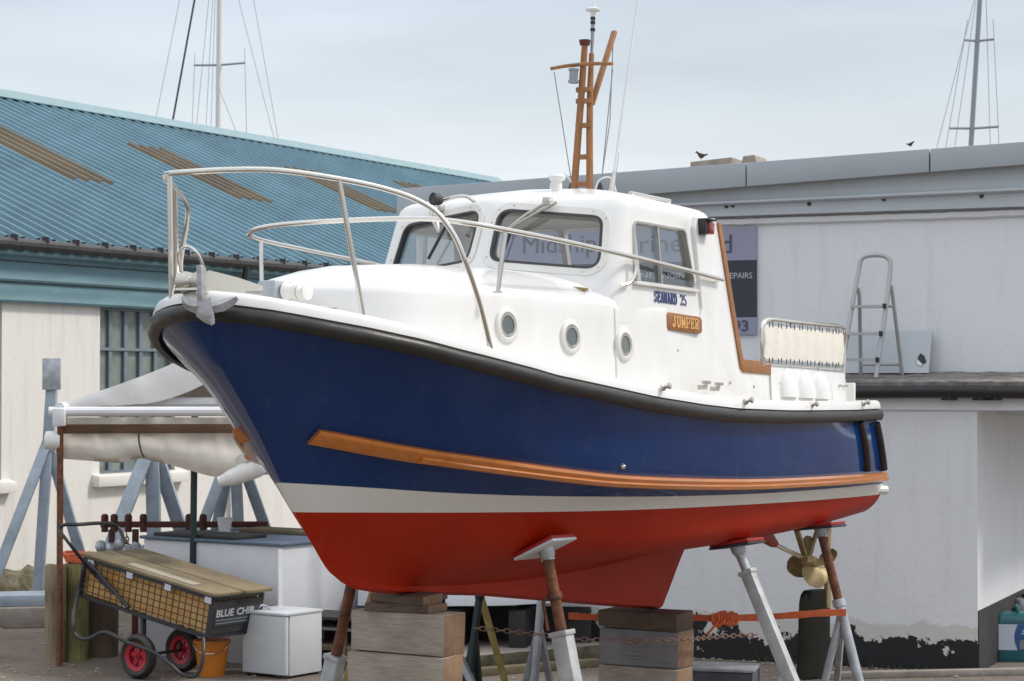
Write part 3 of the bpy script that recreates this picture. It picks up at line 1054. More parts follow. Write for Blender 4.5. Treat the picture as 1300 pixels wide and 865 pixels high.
# ribbed pale cladding above the coping
cd = MB()
zc0 = zt + 0.015
prof = [(0.0, 0.06), (0.0, 0.12), (0.22, 0.12), (0.26, 0.19), (0.31, 0.19), (0.33, 0.13), (0.62, 0.13), (0.95, 0.13), (0.95, 0.06)]
clad_ends = [(tc_ - 1.35, 0.60), (tl_, 0.34)]
cd.grid([[qp(t, zc0 + h * k, SB + o) for h, o in prof + prof[:1]] for t, k in clad_ends])
for t, k in clad_ends:
    cd.poly([qp(t, zc0 + h * k, SB + o) for h, o in prof])
clad = cd.build('cladding', 'cladgrey', store)
for px, py in ((922, 262), (930, 261), (1027, 259), (1122, 253), (1246, 249)):
    t, z = qt(px, py, SB + 0.13)
    sc_ = MB()
    sc_.lathe([(0.022, 0), (0.022, 0.012), (0.0, 0.016)], qp(t, z, SB + 0.115), WN, 8)
    sc_.build('bolt', 'darksteel', clad)
# grey fascia: tilted, standing out over the cladding
fo = SB + 0.27
def fpt(px, py, o=fo):
    t, z = qt(px, py, o)
    return t, z
fa, fb_ = fpt(503, 240), fpt(1300, 180)
fc, fd = fpt(503, 272), fpt(1300, 209)
def fext(a, b, t):
    return a[1] + (b[1] - a[1]) * (t - a[0]) / (b[0] - a[0])
fs = MB()
te = tc_ - 1.35
joints = [te, qt(1180, 200, fo)[0], qt(947, 230, fo)[0], fa[0]]
for a, b2 in zip(joints, joints[1:]):
    g_ = 0.006
    fs.prism([qp(a + g_, fext(fc, fd, a), fo), qp(b2 - g_, fext(fc, fd, b2), fo), qp(b2 - g_, fext(fa, fb_, b2), fo), qp(a + g_, fext(fa, fb_, a), fo)], -WN * 0.05)
fs.build('fascia', 'fascia', store, bevel=0.006, merge=False)
rs = MB()
rs.prism([qp(te, fext(fc, fd, te) + 0.02, fo - 0.06), qp(fa[0], fext(fc, fd, fa[0]) + 0.02, fo - 0.06), qp(fa[0], fext(fa, fb_, fa[0]) - 0.03, fo - 0.06), qp(te, fext(fa, fb_, te) - 0.03, fo - 0.06)], -WN * 6)
rs.build('flat_roof', 'darkboard', store)
# lean-to roof ledge, soffit board and black gutter
lz = qt(1140, 479, -0.4)[1]
lg = MB()
rows = []
ts2 = [lerp(tc_ - 1.25, tl_, k / 120) for k in range(121)]
def rag(t):
    return 0.022 * noise.noise(Vector((t * 6, 1, 0))) + 0.012 * noise.noise(Vector((t * 21, 1, 0)))
rows = [[qp(t, lz - 0.10, 0.16 + rag(t)) for t in ts2], [qp(t, lz - 0.045 + rag(t), 0.17 + rag(t + 5)) for t in ts2],
        [qp(t, lz - 0.03 + rag(t + 9), 0.08) for t in ts2], [qp(t, lz + rag(t + 3) * 0.4, -0.4) for t in ts2], [qp(t, lz + 0.05 + rag(t + 30), SB + 0.03) for t in ts2]]
lg.slab(rows, (0, 0, -0.06))
lg.build('lean_to_roof', 'ledge', store, sharp=50)
sf = MB()
sf.prism([qp(tc_ - 1.25, zl - 0.10, 0.03), qp(tl_, zl - 0.10, 0.03), qp(tl_, lz - 0.17, 0.03), qp(tc_ - 1.25, lz - 0.17, 0.03)], -WN * 0.025)
sf.build('soffit', 'wall_white', store)
bg = MB()
zz = qt(1200, 497, 0.12)[1]
bg.tube([qp(t, zz + 0.004 * math.sin(t * 3), 0.12) for t in ts2[::6]], 0.066, 12)
for px in (1205, 1245, 1262):
    t = qt(px, 500, 0.1)[0]
    bg.box(qp(t, zz - 0.055, 0.10), (0.09, 0.12, 0.05), Matrix.Rotation(0.4, 3, 'Z'))
bg.build('gutter', 'black', store)

# sign on the upper wall
so = SB + 0.035
s1, zs_t = qt(960, 288, so)
s0 = qt(640, 300, so)[0]
_, zs_b = qt(959, 425, so)
_, zd_t = qt(960, 330, so)
_, zd_b = qt(960, 403, so)
sign = thing('company_sign', 'lilac and slate company sign fixed to white wall behind the cabin', 'sign', qp((s0 + s1) / 2, zs_b, so))
def signp(z0, z1, m, nm):
    b_ = MB()
    b_.prism([qp(s0, z0, so), qp(s1, z0, so), qp(s1, z1, so), qp(s0, z1, so)], -WN * 0.025)
    b_.build(nm, m, sign)
signp(zd_t, zs_t, 'signlilac', 'name_panel')
signp(zd_b + 0.0, zd_t, 'signdark', 'service_panel')
signp(zs_b, zd_b, 'signlilac', 'phone_panel')
xd = -WD
def sign_text(txt, px0, px1, py, hpx, m, nm, off=0.0):
    t0, z = qt(px0, py, so + 0.004)
    t1, _ = qt(px1, py, so + 0.004)
    h = hpx * 20.6 / F_PX
    text_part(nm, txt, h / 0.70, t0 - t1, qp(t0, z, so + 0.004), xd, (0, 0, 1), m, sign, offset=off)
sign_text('Midship', 664, 757, 322, 24, 'signtext', 'name_lettering', 0.0)
sign_text('Marine', 770, 866, 322, 24, 'signtext', 'name_lettering', 0.0)
sign_text('Ltd', 888, 929, 322, 24, 'signtext', 'name_lettering', 0.0)
sign_text('MARINE', 780, 830, 354, 7.5, 'signwhite', 'service_lettering')
sign_text('ENGINEERING', 836, 908, 354, 7.5, 'signwhite', 'service_lettering')
sign_text('REPAIRS', 921, 955, 354, 7.5, 'signwhite', 'service_lettering')
sign_text('01234', 832, 876, 421, 14, 'signtext', 'phone_lettering', 0.003)
sign_text('560793', 888, 950, 421, 14, 'signtext', 'phone_lettering', 0.003)

# white sheet leaning on the upper wall behind the ladder
t0, z0 = qt(1058, 421, SB + 0.06)
t1, z1 = qt(1184, 421, SB + 0.06)
sh = MB()
sh.prism([qp(t0, lz + 0.04, SB + 0.22), qp(t1, lz + 0.04, SB + 0.22), qp(t1, z1, SB + 0.05), qp(t0, z1, SB + 0.05)], WN * 0.03)
sheet = sh.build('leaning_panel', M['cladgrey'])
tag(sheet, 'pale grey panel with a dark hole leaning on white wall behind the stepladder', 'panel')
th, zh = qt(1172, 456, SB + 0.15)
hb = MB()
pts = [(-0.045, -0.03), (-0.02, 0.03), (0.02, 0.055), (0.04, 0.02), (0.035, -0.04), (0.0, -0.055)]
lean = (0.22 - 0.05) / (z1 - lz - 0.04)
hb.prism([qp(th + a, zh + b2, SB + 0.05 + 0.0345 + (z1 - zh - b2) * lean) for a, b2 in pts], WN * 0.003)
hole = hb.build('hole', 'black', sheet)
hb = MB()
pts = [(0.045, 0.0), (0.04, -0.045), (0.005, -0.065), (-0.01, -0.05), (0.025, -0.02)]
hb.prism([qp(th + a, zh + b2, SB + 0.05 + 0.038 + (z1 - zh - b2) * lean) for a, b2 in pts], WN * 0.006)
hb.build('torn_flap', 'whiteplastic', hole)

# aluminium stepladder standing on the lean-to roof
tA, _ = qt(1093, 480, -0.25)
lad = thing('stepladder', 'aluminium stepladder with hooped handrail standing on the lean-to roof', 'ladder', qp(tA, lz, -0.3))
def lp(px, py, off):
    t, z = qt(px, py, off)
    return qp(t, z, off)
of, ob = -0.18, -0.62
fl = MB()
L0, L1 = lp(1068, 470, of), lp(1090, 345, -0.38)
r0, r1 = lp(1112, 480, of), lp(1130, 345, -0.38)
L0 = L0 + (L0 - L1) * ((L0.z - lz) / max(1e-3, (L1.z - L0.z))) if L0.z > lz else L0
fl.tube(spline([L0, L1, lp(1094, 329, -0.40), lp(1102, 325, -0.40), lp(1121, 325, -0.40), lp(1129, 330, -0.40), r1, r0], 5), 0.022, 8)
fl.build('front_frame', 'ladder', lad)
def onseg(a, b, z):
    return a + (b - a) * ((z - a.z) / (b.z - a.z))
for py in (389, 424, 457):
    z = qt(1100, py, -0.27)[1]
    st = MB()
    a, b2 = onseg(L0, L1, z), onseg(r0, r1, z)
    st.box((a + b2) / 2, ((a - b2).length, 0.09, 0.025), Matrix((WD, WN, Vector((0, 0, 1)))).transposed())
    s_ = st.build('step', 'ladder', lad)
    kb = MB()
    kb.box(b2 + WN * 0.02, (0.03, 0.07, 0.045), Matrix((WD, WN, Vector((0, 0, 1)))).transposed())
    kb.build('end_cap', 'black', s_)
bl = MB()
b0, b1 = lp(1089, 366, -0.36), lp(1093, 480, ob)
b2_, b3 = lp(1131, 363, -0.36), lp(1146, 480, ob)
bl.tube([b0, lp(1091, 375, -0.40), b1], 0.018, 8)
bl.tube([b2_, lp(1133, 374, -0.40), b3], 0.018, 8)
for py in (463, 390):
    z = qt(1100, py, -0.5)[1]
    bl.tube([onseg(b0, b1, z), onseg(b2_, b3, z)], 0.014, 6)
bl.build('rear_frame', 'ladder', lad)

# things on the flat roof
def roof_top(px, py, o):
    t, z = qt(px, py, o)
    return t
t0, za_ = qt(876, 208, fo - 0.5)
t1, _ = qt(929, 206, fo - 0.5)
zf = fext(fa, fb_, t0) - 0.05
cb = MB()
cb.prism([qp(t0, zf, fo - .5), qp(t1, zf, fo - .5), qp(t1, za_ + 0.05, fo - .5), qp(t0, za_ + 0.02, fo - .5)], -WN * 0.5)
block = cb.build('roof_block', 'chipboard', bevel=0.012)
tag(block, 'flat stone block with the dark bird perched on it, on the grey roof', 'block')
t2, _ = qt(938, 202, fo - 0.5)
t3, z3 = qt(964, 196, fo - 0.5)
cb = MB()
zf = fext(fa, fb_, t3) - 0.05
cb.prism([qp(t2, zf, fo - .5), qp(t3, zf, fo - .5), qp(t3 + 0.05, z3, fo - .5), qp(t2 - 0.04, z3 - 0.01, fo - .5)], -WN * 0.4)
b_ = cb.build('roof_vent_cap', M['chipboard'], bevel=0.012)
tag(b_, 'small sloping pale cap beside the stone block on the grey roof', 'roof cap')
def bird(px, py, o, s, label, left=True):
    t, z = qt(px, py, o)
    base = qp(t, z, o)
    dx = WD if left else -WD
    up = Vector((0, 0, 1))
    rt = thing('bird', label, 'bird', base)
    b = MB()
    rows = []
    for f, r, h in ((-0.9, 0.02, 0.75), (-0.7, 0.10, 0.62), (-0.25, 0.27, 0.56), (0.15, 0.32, 0.62), (0.42, 0.24, 0.80), (0.58, 0.17, 0.98), (0.72, 0.16, 1.10), (0.86, 0.10, 1.12), (0.97, 0.03, 1.10), (1.12, 0.012, 1.07)):
        rows.append([base + dx * f * .85 * s + up * (h * s + math.sin(a) * r * 1.3 * s) + WN * math.cos(a) * r * 1.3 * s for a in [2 * math.pi * k / 10 for k in range(10)]])
    b.grid(rows, closed=True)
    b.face([b.v(p) for p in rows[0]])
    b.build('body', 'feather', rt)
    for sg in (-1, 1):
        l = MB()
        l.tube([base + WN * 0.1 * s * sg, base + WN * 0.1 * s * sg + up * 0.4 * s], 0.03 * s, 5)
        l.build('leg', 'rust', rt)
    for sg in (-1, 1):
        l = MB()
        l.grid([[base + dx * f * s + WN * sg * (r + 0.02) * s + up * (h + dz) * s for f, r, h in ((-1.0, 0.06, 0.7), (-0.4, 0.24, 0.62), (0.1, 0.32, 0.68), (0.4, 0.25, 0.80))] for dz in (-0.08, 0.12)])
        l.build('wing', 'feather', rt)
bird(890, 203, fo - 0.65, 0.07, 'dark plump bird perched on the stone block on the roof')
bird(1156, 187, fo - 0.2, 0.045, 'tiny brown bird on the fascia edge at right', left=False)

# ================================================================== yacht masts beyond the roofs
def yacht_mast(label, Y, foot, top, w, spreaders, stays, m, dark=()):
    a = at(*foot, Y)
    b = at(*top, Y)
    d = (b - a) / (b.z - a.z)
    base = a - d * a.z
    tip = b + d * 4.0
    rt = thing('yacht_mast', label, 'mast', base)
    k = MB()
    k.tube([base, tip], [w / 2, w / 2 * 0.9], 12)
    k.build('mast', m, rt)
    for (px0, py0), (px1, py1) in spreaders:
        k = MB()
        p, q = at(px0, py0, Y - 0.2), at(px1, py1, Y - 0.2)
        mid = base + (tip - base) * (((p.z + q.z) / 2 - base.z) / (tip.z - base.z))
        k.tube([p, mid, q], 0.03, 6)
        k.build('spreader', 'mastgrey', rt)
    for i, ((px0, py0), (px1, py1)) in enumerate(stays):
        p, q = at(px0, py0, Y - 0.25 - 0.03 * i), at(px1, py1, Y - 0.25 - 0.03 * i)
        dd = (p - q)
        p2 = p + dd * 0.2
        q2 = q - dd * (q.z - 1.2) / max(0.1, dd.z) if dd.z > 0.2 else q
        k = MB()
        k.tube([p2, q2], 0.028 if i in dark else 0.0075, 6)
        k.build('stay', 'gutter' if i in dark else 'wire', rt)
yacht_mast('white yacht mast with one pair of spreaders beyond the blue roof', 60, (277, 163), (279, 0), 0.17, [((246, 83), (311, 80))],
           [((247, 0), (219, 155)), ((270, 0), (262, 150)), ((265, 0), (250, 155)), ((273, 0), (268, 160)), ((303, 0), (347, 172)), ((322, 0), (353, 176)), ((281, 120), (300, 167)), ((228, 0), (199, 145)), ((311, 80), (313, 170)), ((247, 83), (244, 160))],
           'mastwhite', dark=(0,))
yacht_mast('grey yacht mast with two pairs of spreaders beyond the grey roof', 52, (1233, 180), (1244, 0), 0.13, [((1224, 51), (1262, 50)), ((1206, 163), (1268, 161))],
           [((1239, 0), (1213, 180)), ((1224, 51), (1202, 180)), ((1262, 50), (1268, 178)), ((1252, 0), (1257, 178)), ((1237, 0), (1224, 51))], 'mastgrey')

# ================================================================== THE BOAT
TH, TR = R(60.0), R(1.6)
BA = Vector((math.cos(TH) * math.cos(TR), math.sin(TH) * math.cos(TR), -math.sin(TR)))   # aft
BP = Vector((math.sin(TH), -math.cos(TH), 0))                                              # port, towards the yard
BU = BA.cross(BP)
if BU.z < 0:
    BU = -BU
BO = CAM + ray(240, 398) * 11.0
FR = Matrix(((BA.x, BP.x, BU.x, BO.x), (BA.y, BP.y, BU.y, BO.y), (BA.z, BP.z, BU.z, BO.z), (0, 0, 0, 1)))
def W(x, y, z):
    return BO + BA * x + BP * y + BU * z
root_m = Matrix(((-BA.x, BP.x, BU.x, 0), (-BA.y, BP.y, BU.y, 0), (-BA.z, BP.z, BU.z, 0), (0, 0, 0, 1)))
root_m.translation = W(BX0, 0, BZ0)
boat = thing('motor_boat', 'blue white and red motor boat with wheelhouse and wooden mast propped on stands', 'boat', matrix=root_m)
def BM():
    return MB(FR)
def on_y(px, py, y):
    r = ray(px, py)
    t = (y - (CAM - BO).dot(BP)) / r.dot(BP)
    q = CAM + r * t - BO
    return q.dot(BA), q.dot(BU)

# ---- hull surface: eight long lines from stem to transom, blended across
def yr(x):
    return interp(x, [(0, 0), (.03, .12), (.09, .25), (.2, .41), (.37, .57), (.6, .735), (.9, .895), (1.25, 1.01), (1.7, 1.11), (2.5, 1.21), (3.5, 1.265), (4.5, 1.28), (5.5, 1.255), (6.5, 1.19), (7.3, 1.10)])
def zr(x):
    return interp(x, [(0, .008), (.08, -.004), (.37, -.063), (.6, -.103), (1.17, -.202), (1.9, -.308), (2.5, -.366), (3.0, -.409), (3.6, -.443), (4.14, -.460), (5.0, -.458), (5.46, -.45), (6.4, -.432), (7.26, -.407)])
XS = [0, .03, .08, .15, .25, .4, .6, .85, 1.2, 1.6, 2.1, 2.7, 3.4, 4.1, 4.8, 5.5, 6.2, 6.8, 7.24]
LINES = [
    [(max(x, .035), max(0.0, yr(x) - .045), zr(x)) for x in XS],
    [(.30, 0, -.29), (.345, .11, -.29), (.46, .26, -.295), (.68, .45, -.325), (1.0, .655, -.37), (1.4, .83, -.43), (1.9, .965, -.49), (3.0, 1.13, -.60), (4.1, 1.19, -.65), (5.5, 1.19, -.65), (6.6, 1.15, -.63), (7.32, 1.07, -.61)],
    [(.60, 0, -.60), (.645, .085, -.603), (.77, .215, -.615), (1.0, .395, -.655), (1.3, .57, -.71), (1.94, .83, -.785), (2.85, 1.03, -.865), (3.8, 1.11, -.89), (4.66, 1.15, -.905), (5.8, 1.15, -.90), (6.7, 1.12, -.892), (7.40, 1.06, -.886)],
    [(.965, 0, -1.05), (1.005, .05, -1.05), (1.15, .155, -1.05), (1.5, .345, -1.055), (2.0, .555, -1.06), (2.5, .72, -1.065), (3.0, .84, -1.065), (3.7, .96, -1.06), (4.5, 1.05, -1.06), (5.5, 1.09, -1.055), (6.6, 1.07, -1.05), (7.46, 1.02, -1.04)],
    [(1.13, 0, -1.23), (1.19, .04, -1.23), (1.45, .14, -1.245), (1.9, .30, -1.275), (2.4, .49, -1.30), (3.0, .66, -1.31), (3.7, .84, -1.305), (4.5, .95, -1.29), (5.5, .99, -1.26), (6.6, .96, -1.215), (7.46, .89, -1.175)],
    [(1.29, 0, -1.385), (1.42, .02, -1.415), (1.75, .065, -1.45), (2.3, .13, -1.48), (3.0, .24, -1.48), (3.7, .33, -1.455), (4.5, .37, -1.425), (5.3, .37, -1.38), (6.0, .36, -1.335), (6.8, .33, -1.28), (7.46, .30, -1.24)],
    # rabbet: the crease where the bottom meets the keel
    [(1.37, 0, -1.43), (1.52, .02, -1.46), (1.9, .048, -1.505), (2.4, .062, -1.53), (3.0, .070, -1.545), (3.7, .072, -1.540), (4.5, .070, -1.51), (5.3, .060, -1.455), (5.80, .048, -1.415), (5.98, .042, -1.400), (6.15, .04, -1.385), (6.8, .04, -1.325), (7.46, .03, -1.27)],
    [(1.43, 0, -1.462), (1.60, .02, -1.498), (1.95, .045, -1.54), (2.4, .058, -1.57), (3.0, .066, -1.61), (3.9, .068, -1.70), (4.8, .064, -1.79), (5.40, .055, -1.847), (5.53, .050, -1.858), (5.56, .045, -1.83), (5.66, .042, -1.73), (5.80, .04, -1.575), (5.94, .04, -1.424), (5.98, .04, -1.404), (6.15, .038, -1.388), (6.8, .036, -1.328), (7.46, .028, -1.272)],
    [(1.56, 0, -1.508), (1.75, .0, -1.537), (1.98, .0, -1.558), (2.4, .0, -1.588), (3.0, .0, -1.63), (3.9, .0, -1.72), (4.8, .0, -1.81), (5.40, .0, -1.864), (5.56, .0, -1.876), (5.59, .0, -1.84), (5.69, .0, -1.73), (5.83, .0, -1.575), (5.96, .0, -1.426), (6.0, .0, -1.406), (6.15, .0, -1.392), (6.8, .0, -1.332), (7.46, .0, -1.276)],
]
def resample(pts, xs):
    out = []
    for x in xs:
        if x <= pts[0].x:
            out.append(pts[0].copy())
            continue
        for a, b2 in zip(pts, pts[1:]):
            if x <= b2.x + 1e-9:
                t = (x - a.x) / max(1e-9, b2.x - a.x)
                out.append(a.lerp(b2, t))
                break
        else:
            out.append(pts[-1].copy())
    return out
NU = 200
us = [(k / NU) for k in range(NU + 1)]
us = [u ** 1.7 * 0.45 + u * 0.55 if u < 1 else 1 for u in us]
dense = []
for ln in LINES:
    sp = spline(ln, 10) if ln[0][2] > -1.45 else [Vector(p) for p in ln]
    x0, x1 = sp[0].x, sp[-1].x
    for a, b2 in zip(sp, sp[1:]):
        b2.x = max(b2.x, a.x + 1e-6)
    dense.append(resample(sp, [lerp(x0, x1, u) for u in us]))
# merge the last line's aft keel edge by true x rather than by fraction
rows = []
for i in range(NU + 1):
    sec = spline([d[i] for d in dense[:7]], 6)
    sec += spline([d[i] for d in dense[6:8]], 4)[1:] + [dense[8][i]]
    rows.append([Vector((p.x, max(0.0, p.y), p.z)) for p in sec])
hb = BM()
full = []
for r in rows:
    full.append([(p.x, p.y, p.z) for p in r] + [(p.x, -p.y, p.z) for p in reversed(r[:-1])])
vs = hb.grid(full)
hb.face([v for v in vs[-1]])
hull_bvh_bm = hb.bm.copy()
bmesh.ops.triangulate(hull_bvh_bm, faces=hull_bvh_bm.faces)
HBVH = BVHTree.FromBMesh(hull_bvh_bm)
hull = hb.build('hull', 'hull', boat, sharp=26)
def hull_at(x, z, side=1):
    """point on the hull side at length x and height z (boat frame) and its outward normal"""
    o = W(x, 3.0 * side, z)
    loc, nor, i, d = HBVH.ray_cast(o, -BP * side)
    if loc is None:
        return None, None
    q = loc - BO
    n = Vector((nor.dot(BA), nor.dot(BP), nor.dot(BU)))
    if n.y * side < 0:
        n = -n
    return Vector((q.dot(BA), q.dot(BP), q.dot(BU))), n
def hull_px(px, py):
    r = ray(px, py)
    loc, nor, i, d = HBVH.ray_cast(CAM, r.normalized())
    return loc, nor

# ---- gunwale rail, lip and deck
def rail_path(inset, dz, x1=7.26, n=60):
    pts = []
    for k in range(n + 1):
        u = k / n
        x = x1 * (u ** 2.0 * 0.75 + u * 0.25) if u < 1 else x1
        pts.append((x, max(0, yr(x) - inset), zr(x) + dz))
    return spline(pts, 2)
def loop_both(p):
    return [Vector((q.x, -q.y, q.z)) for q in reversed(p)] + [q.copy() for q in p[1:]]
def inset_pts(path, off):
    """path points moved horizontally inwards (towards the boat's middle) by off"""
    out = []
    k = len(path)
    for i, p in enumerate(path):
        d = path[min(i + 1, k - 1)] - path[max(i - 1, 0)]
        d.z = 0
        d.normalize()
        nrm = Vector((-d.y, d.x, 0))      # points outwards or inwards depending on direction
        if nrm.dot(Vector((3.5, 0, 0)) - Vector((p.x, p.y, 0))) < 0:
            nrm = -nrm
        out.append(p + nrm * off)
    return out
base = loop_both(rail_path(0.0, 0.0))
def sweep(mb, path, prof, close=True):
    """prof: (inward offset, height) pairs carried along the path"""
    cols = [inset_pts(path, o) for o, h in prof]
    rows = [[cols[j][i] + Vector((0, 0, prof[j][1])) for j in range(len(prof))] for i in range(len(path))]
    mb.grid(rows, closed=True)
    mb.poly(rows[0])
    mb.poly(rows[-1])
rr_ = BM()
RP = [(0.05, 0.043), (0.012, 0.042), (-0.008, 0.026), (-0.014, 0.0), (-0.008, -0.026), (0.012, -0.042), (0.05, -0.043)]
sweep(rr_, base, RP)
rail = rr_.build('rub_rail', 'rubber', boat, sharp=45)
tr_ = BM()
pa_, pb_ = Vector((7.27, 1.10, zr(7.26))), Vector((7.27, -1.10, zr(7.26)))
tr_.bar(pa_, pb_, 0.05, 0.086)
tr_.build('transom_rail', 'rubber', rail, bevel=0.012)
lp_ = BM()
LIP = [(0.03, 0.044), (0.012, 0.05), (0.016, 0.085), (0.03, 0.108), (0.055, 0.116), (0.10, 0.114), (0.16, 0.075), (0.16, 0.044)]
sweep(lp_, base, LIP)
lp_.build('gunwale', 'gelcoat', boat, sharp=60)
dk = BM()
half = inset_pts(rail_path(0.0, 0.0), 0.13)
dk.grid([[Vector((p.x, p.y * f, p.z + 0.055 + 0.05 * (1 - f * f))) for f in (1, .6, .2, -.2, -.6, -1)] for p in half if p.y > 0 or p.x > .1])
dk.build('deck', 'gelcoat_worn', boat)
# transom top board
tb_ = BM()
tb_.bar((7.20, 1.06, -0.345), (7.20, -1.06, -0.345), 0.08, 0.10)
tb_.build('transom_top', 'gelcoat', boat, bevel=0.015)

# ---- teak rubbing strakes on both sides
def strake(side):
    kn = [(.775, -.612), (.95, -.648), (1.26, -.705), (1.94, -.785), (2.4, -.83), (2.85, -.863), (3.8, -.892), (4.66, -.905), (5.6, -.902), (6.6, -.893), (7.38, -.886)]
    pts = spline([(x, 0, z) for x, z in kn], 8)
    def band(z_lo, z_hi, thick, x0, name, parent):
        rows = []
        for p in pts:
            if p.x < x0:
                continue
            row = []
            f = min(1.0, ((p.x - x0) / 0.05 + 0.45))
            zm = (z_lo + z_hi) / 2
            hh = (z_hi - z_lo) / 2 * math.sqrt(max(0.05, 1 - (1 - f) ** 2))
            h0, n0 = hull_at(p.x, p.z, side)
            if h0 is None:
                continue
            n0 = sum((hull_at(max(x0 + .02, min(7.36, p.x + q_)), p.z, side)[1] or n0 for q_ in (-.3, -.15, 0, .15, .3)), Vector())
            n0.z *= .5
            n0.normalize()
            for dz, o in ((zm - hh, -0.012), (zm - hh, thick * .75), (zm - hh * .6, thick), (zm + hh * .6, thick), (zm + hh, thick * .75), (zm + hh, -0.012)):
                h_, n_ = hull_at(p.x, p.z + dz, side)
                row.append((h_ if h_ else h0) + n0 * o)
            rows.append(row)
        for _ in range(6):
            new = [r for r in rows]
            for i in range(1, len(rows) - 1):
                new[i] = [(rows[i - 1][j] + rows[i][j] * 2 + rows[i + 1][j]) / 4 for j in range(6)]
            rows = new
        s = BM()
        s.grid(rows, closed=True)
        s.poly(rows[0])
        s.poly(rows[-1])
        return s.build(name, 'teak', parent, sharp=30)
    st = band(-0.044, 0.030, 0.045, .775, 'strake', boat)
    band(-0.040, -0.006, 0.058, 1.27, 'wearing_strip', st)
    return st
strake(1)
strake(-1)
# stem mark plate and small fittings on the topsides
def stud(x, z, r, m, name, side=1, h=0.02):
    p, n = hull_at(x, z, side)
    s = BM()
    s.lathe([(r, -0.004), (r, h * .5), (r * .6, h), (0, h)], p, n, 10)
    s.build(name, m, hull)
stud(2.86, -.785, 0.017, 'steel', 'skin_fitting')
# quarter rubbing strips: black rubber on a pale backing
def quarter(x0, z0, x1, z1, side):
    n = 8
    ps = []
    for k in range(n + 1):
        p, nn = hull_at(lerp(x0, x1, k / n), lerp(z0, z1, k / n), side)
        ps.append((p, nn))
    b_ = BM()
    rows = [[p + Vector((dx, 0, 0)) + nn * o for dx, o in ((-.05, -.01), (-.045, .008), (.045, .008), (.05, -.01))] for p, nn in ps]
    b_.grid(rows, closed=True)
    b_.poly(rows[0])
    b_.poly(rows[-1])
    back = b_.build('quarter_fender', M['fenderblue'], boat)
    f = BM()
    f.tube([p + nn * 0.018 for p, nn in ps], 0.030, 10, flat=1.0)
    f.build('fender_strip', 'rubber', back)
for sd in (1, -1):
    quarter(6.66, -.475, 6.86, -.835, sd)
    quarter(7.16, -.475, 7.36, -.835, sd)
ex = BM()
px_, pn_ = hull_at(7.38, -1.0, 1)
ex.tube([px_ + Vector((-.05, -.08, .0)), px_ + Vector((.10, .02, .0))], 0.035, 10)
ex.build('exhaust_outlet', 'whiteplastic', boat)

# ---- trunk cabin
def wing_y(x, z):
    k = max(0.0, min(1.0, (x - 3.6) / .6))
    k = k * k * (3 - 2 * k)
    return lerp(.957 - max(0, z + .35) * .05 - max(0, 3.3 - x) * .03, .985 - max(0, z + .35) * .055, k)
def yd(x):
    return interp(x, TRUNK)
TRUNK = [(.96, 0), (.965, .18), (.99, .34), (1.05, .48), (1.17, .595), (1.42, .685), (1.8, .765), (2.2, .82), (2.7, .885), (3.2, .93), (3.7, .95)]
tp = spline([(x, y, 0) for x, y in TRUNK], 4)
def zc_trunk(x):
    return interp(x, [(.9, .26), (1.1, .31), (1.4, .36), (1.8, .395), (2.5, .425), (3.1, .45), (3.7, .46)])
def zedge(x):
    return interp(x, [(.9, .185), (1.3, .20), (1.7, .212), (2.2, .22), (3.0, .228), (3.7, .228)])
tk = BM()
prof = [(None, 0.0), (-.12, 0.0), (-.03, .004), (0.0, .016), (0.022, .040), (0.034, .075)]
rows = []
def inw(i):
    k = len(tp)
    d = tp[min(i + 1, k - 1)] - tp[max(i - 1, 0)]
    d.normalize()
    n = Vector((d.y, -d.x, 0))
    if n.dot(Vector((2.6, 0, 0)) - tp[i]) < 0:
        n = -n
    if tp[i].y < 1e-6:
        n = Vector((1, 0, 0))
    return n
rings = []
for lvl, (dz, ins) in enumerate(prof):
    ring = []
    for i, p in enumerate(tp):
        q = p + inw(i) * ins
        tum = 0.03
        z = (zr(p.x) - .05) if dz is None else zedge(p.x) + dz
        if dz is None:
            q = p - inw(i) * 0.025
        ring.append(Vector((q.x, max(0, q.y), z)))
    rings.append(ring)
last = rings[-1]
for f in (0.8, 0.55, 0.28, 0.0):
    ring = []
    for q in last:
        x = lerp(2.3, q.x, 1.0) if q.x > 2.2 else lerp(2.2, q.x, 0.35 + .65 * math.sqrt(f) if f > 0 else .30)
        yy = q.y * f
        ze = zedge(q.x) + 0.034
        ring.append(Vector((x, yy, ze + (zc_trunk(x) - ze) * (1 - f ** 2.6))))
    rings.append(ring)
full = [[(q.x, -q.y, q.z) for q in reversed(r_)] + [(q.x, q.y, q.z) for q in r_[1:]] for r_ in rings]
tk.grid(full)
trunk = tk.build('trunk_cabin', 'gelcoat', boat, sharp=60)
TB = bmesh.new()
TB.from_mesh(trunk.data)
TB.transform(root_m)
bmesh.ops.triangulate(TB, faces=TB.faces)
TBVH = BVHTree.FromBMesh(TB)
def trunk_px(px, py):
    loc, nor, i, d = TBVH.ray_cast(CAM, ray(px, py).normalized())
    return loc, nor
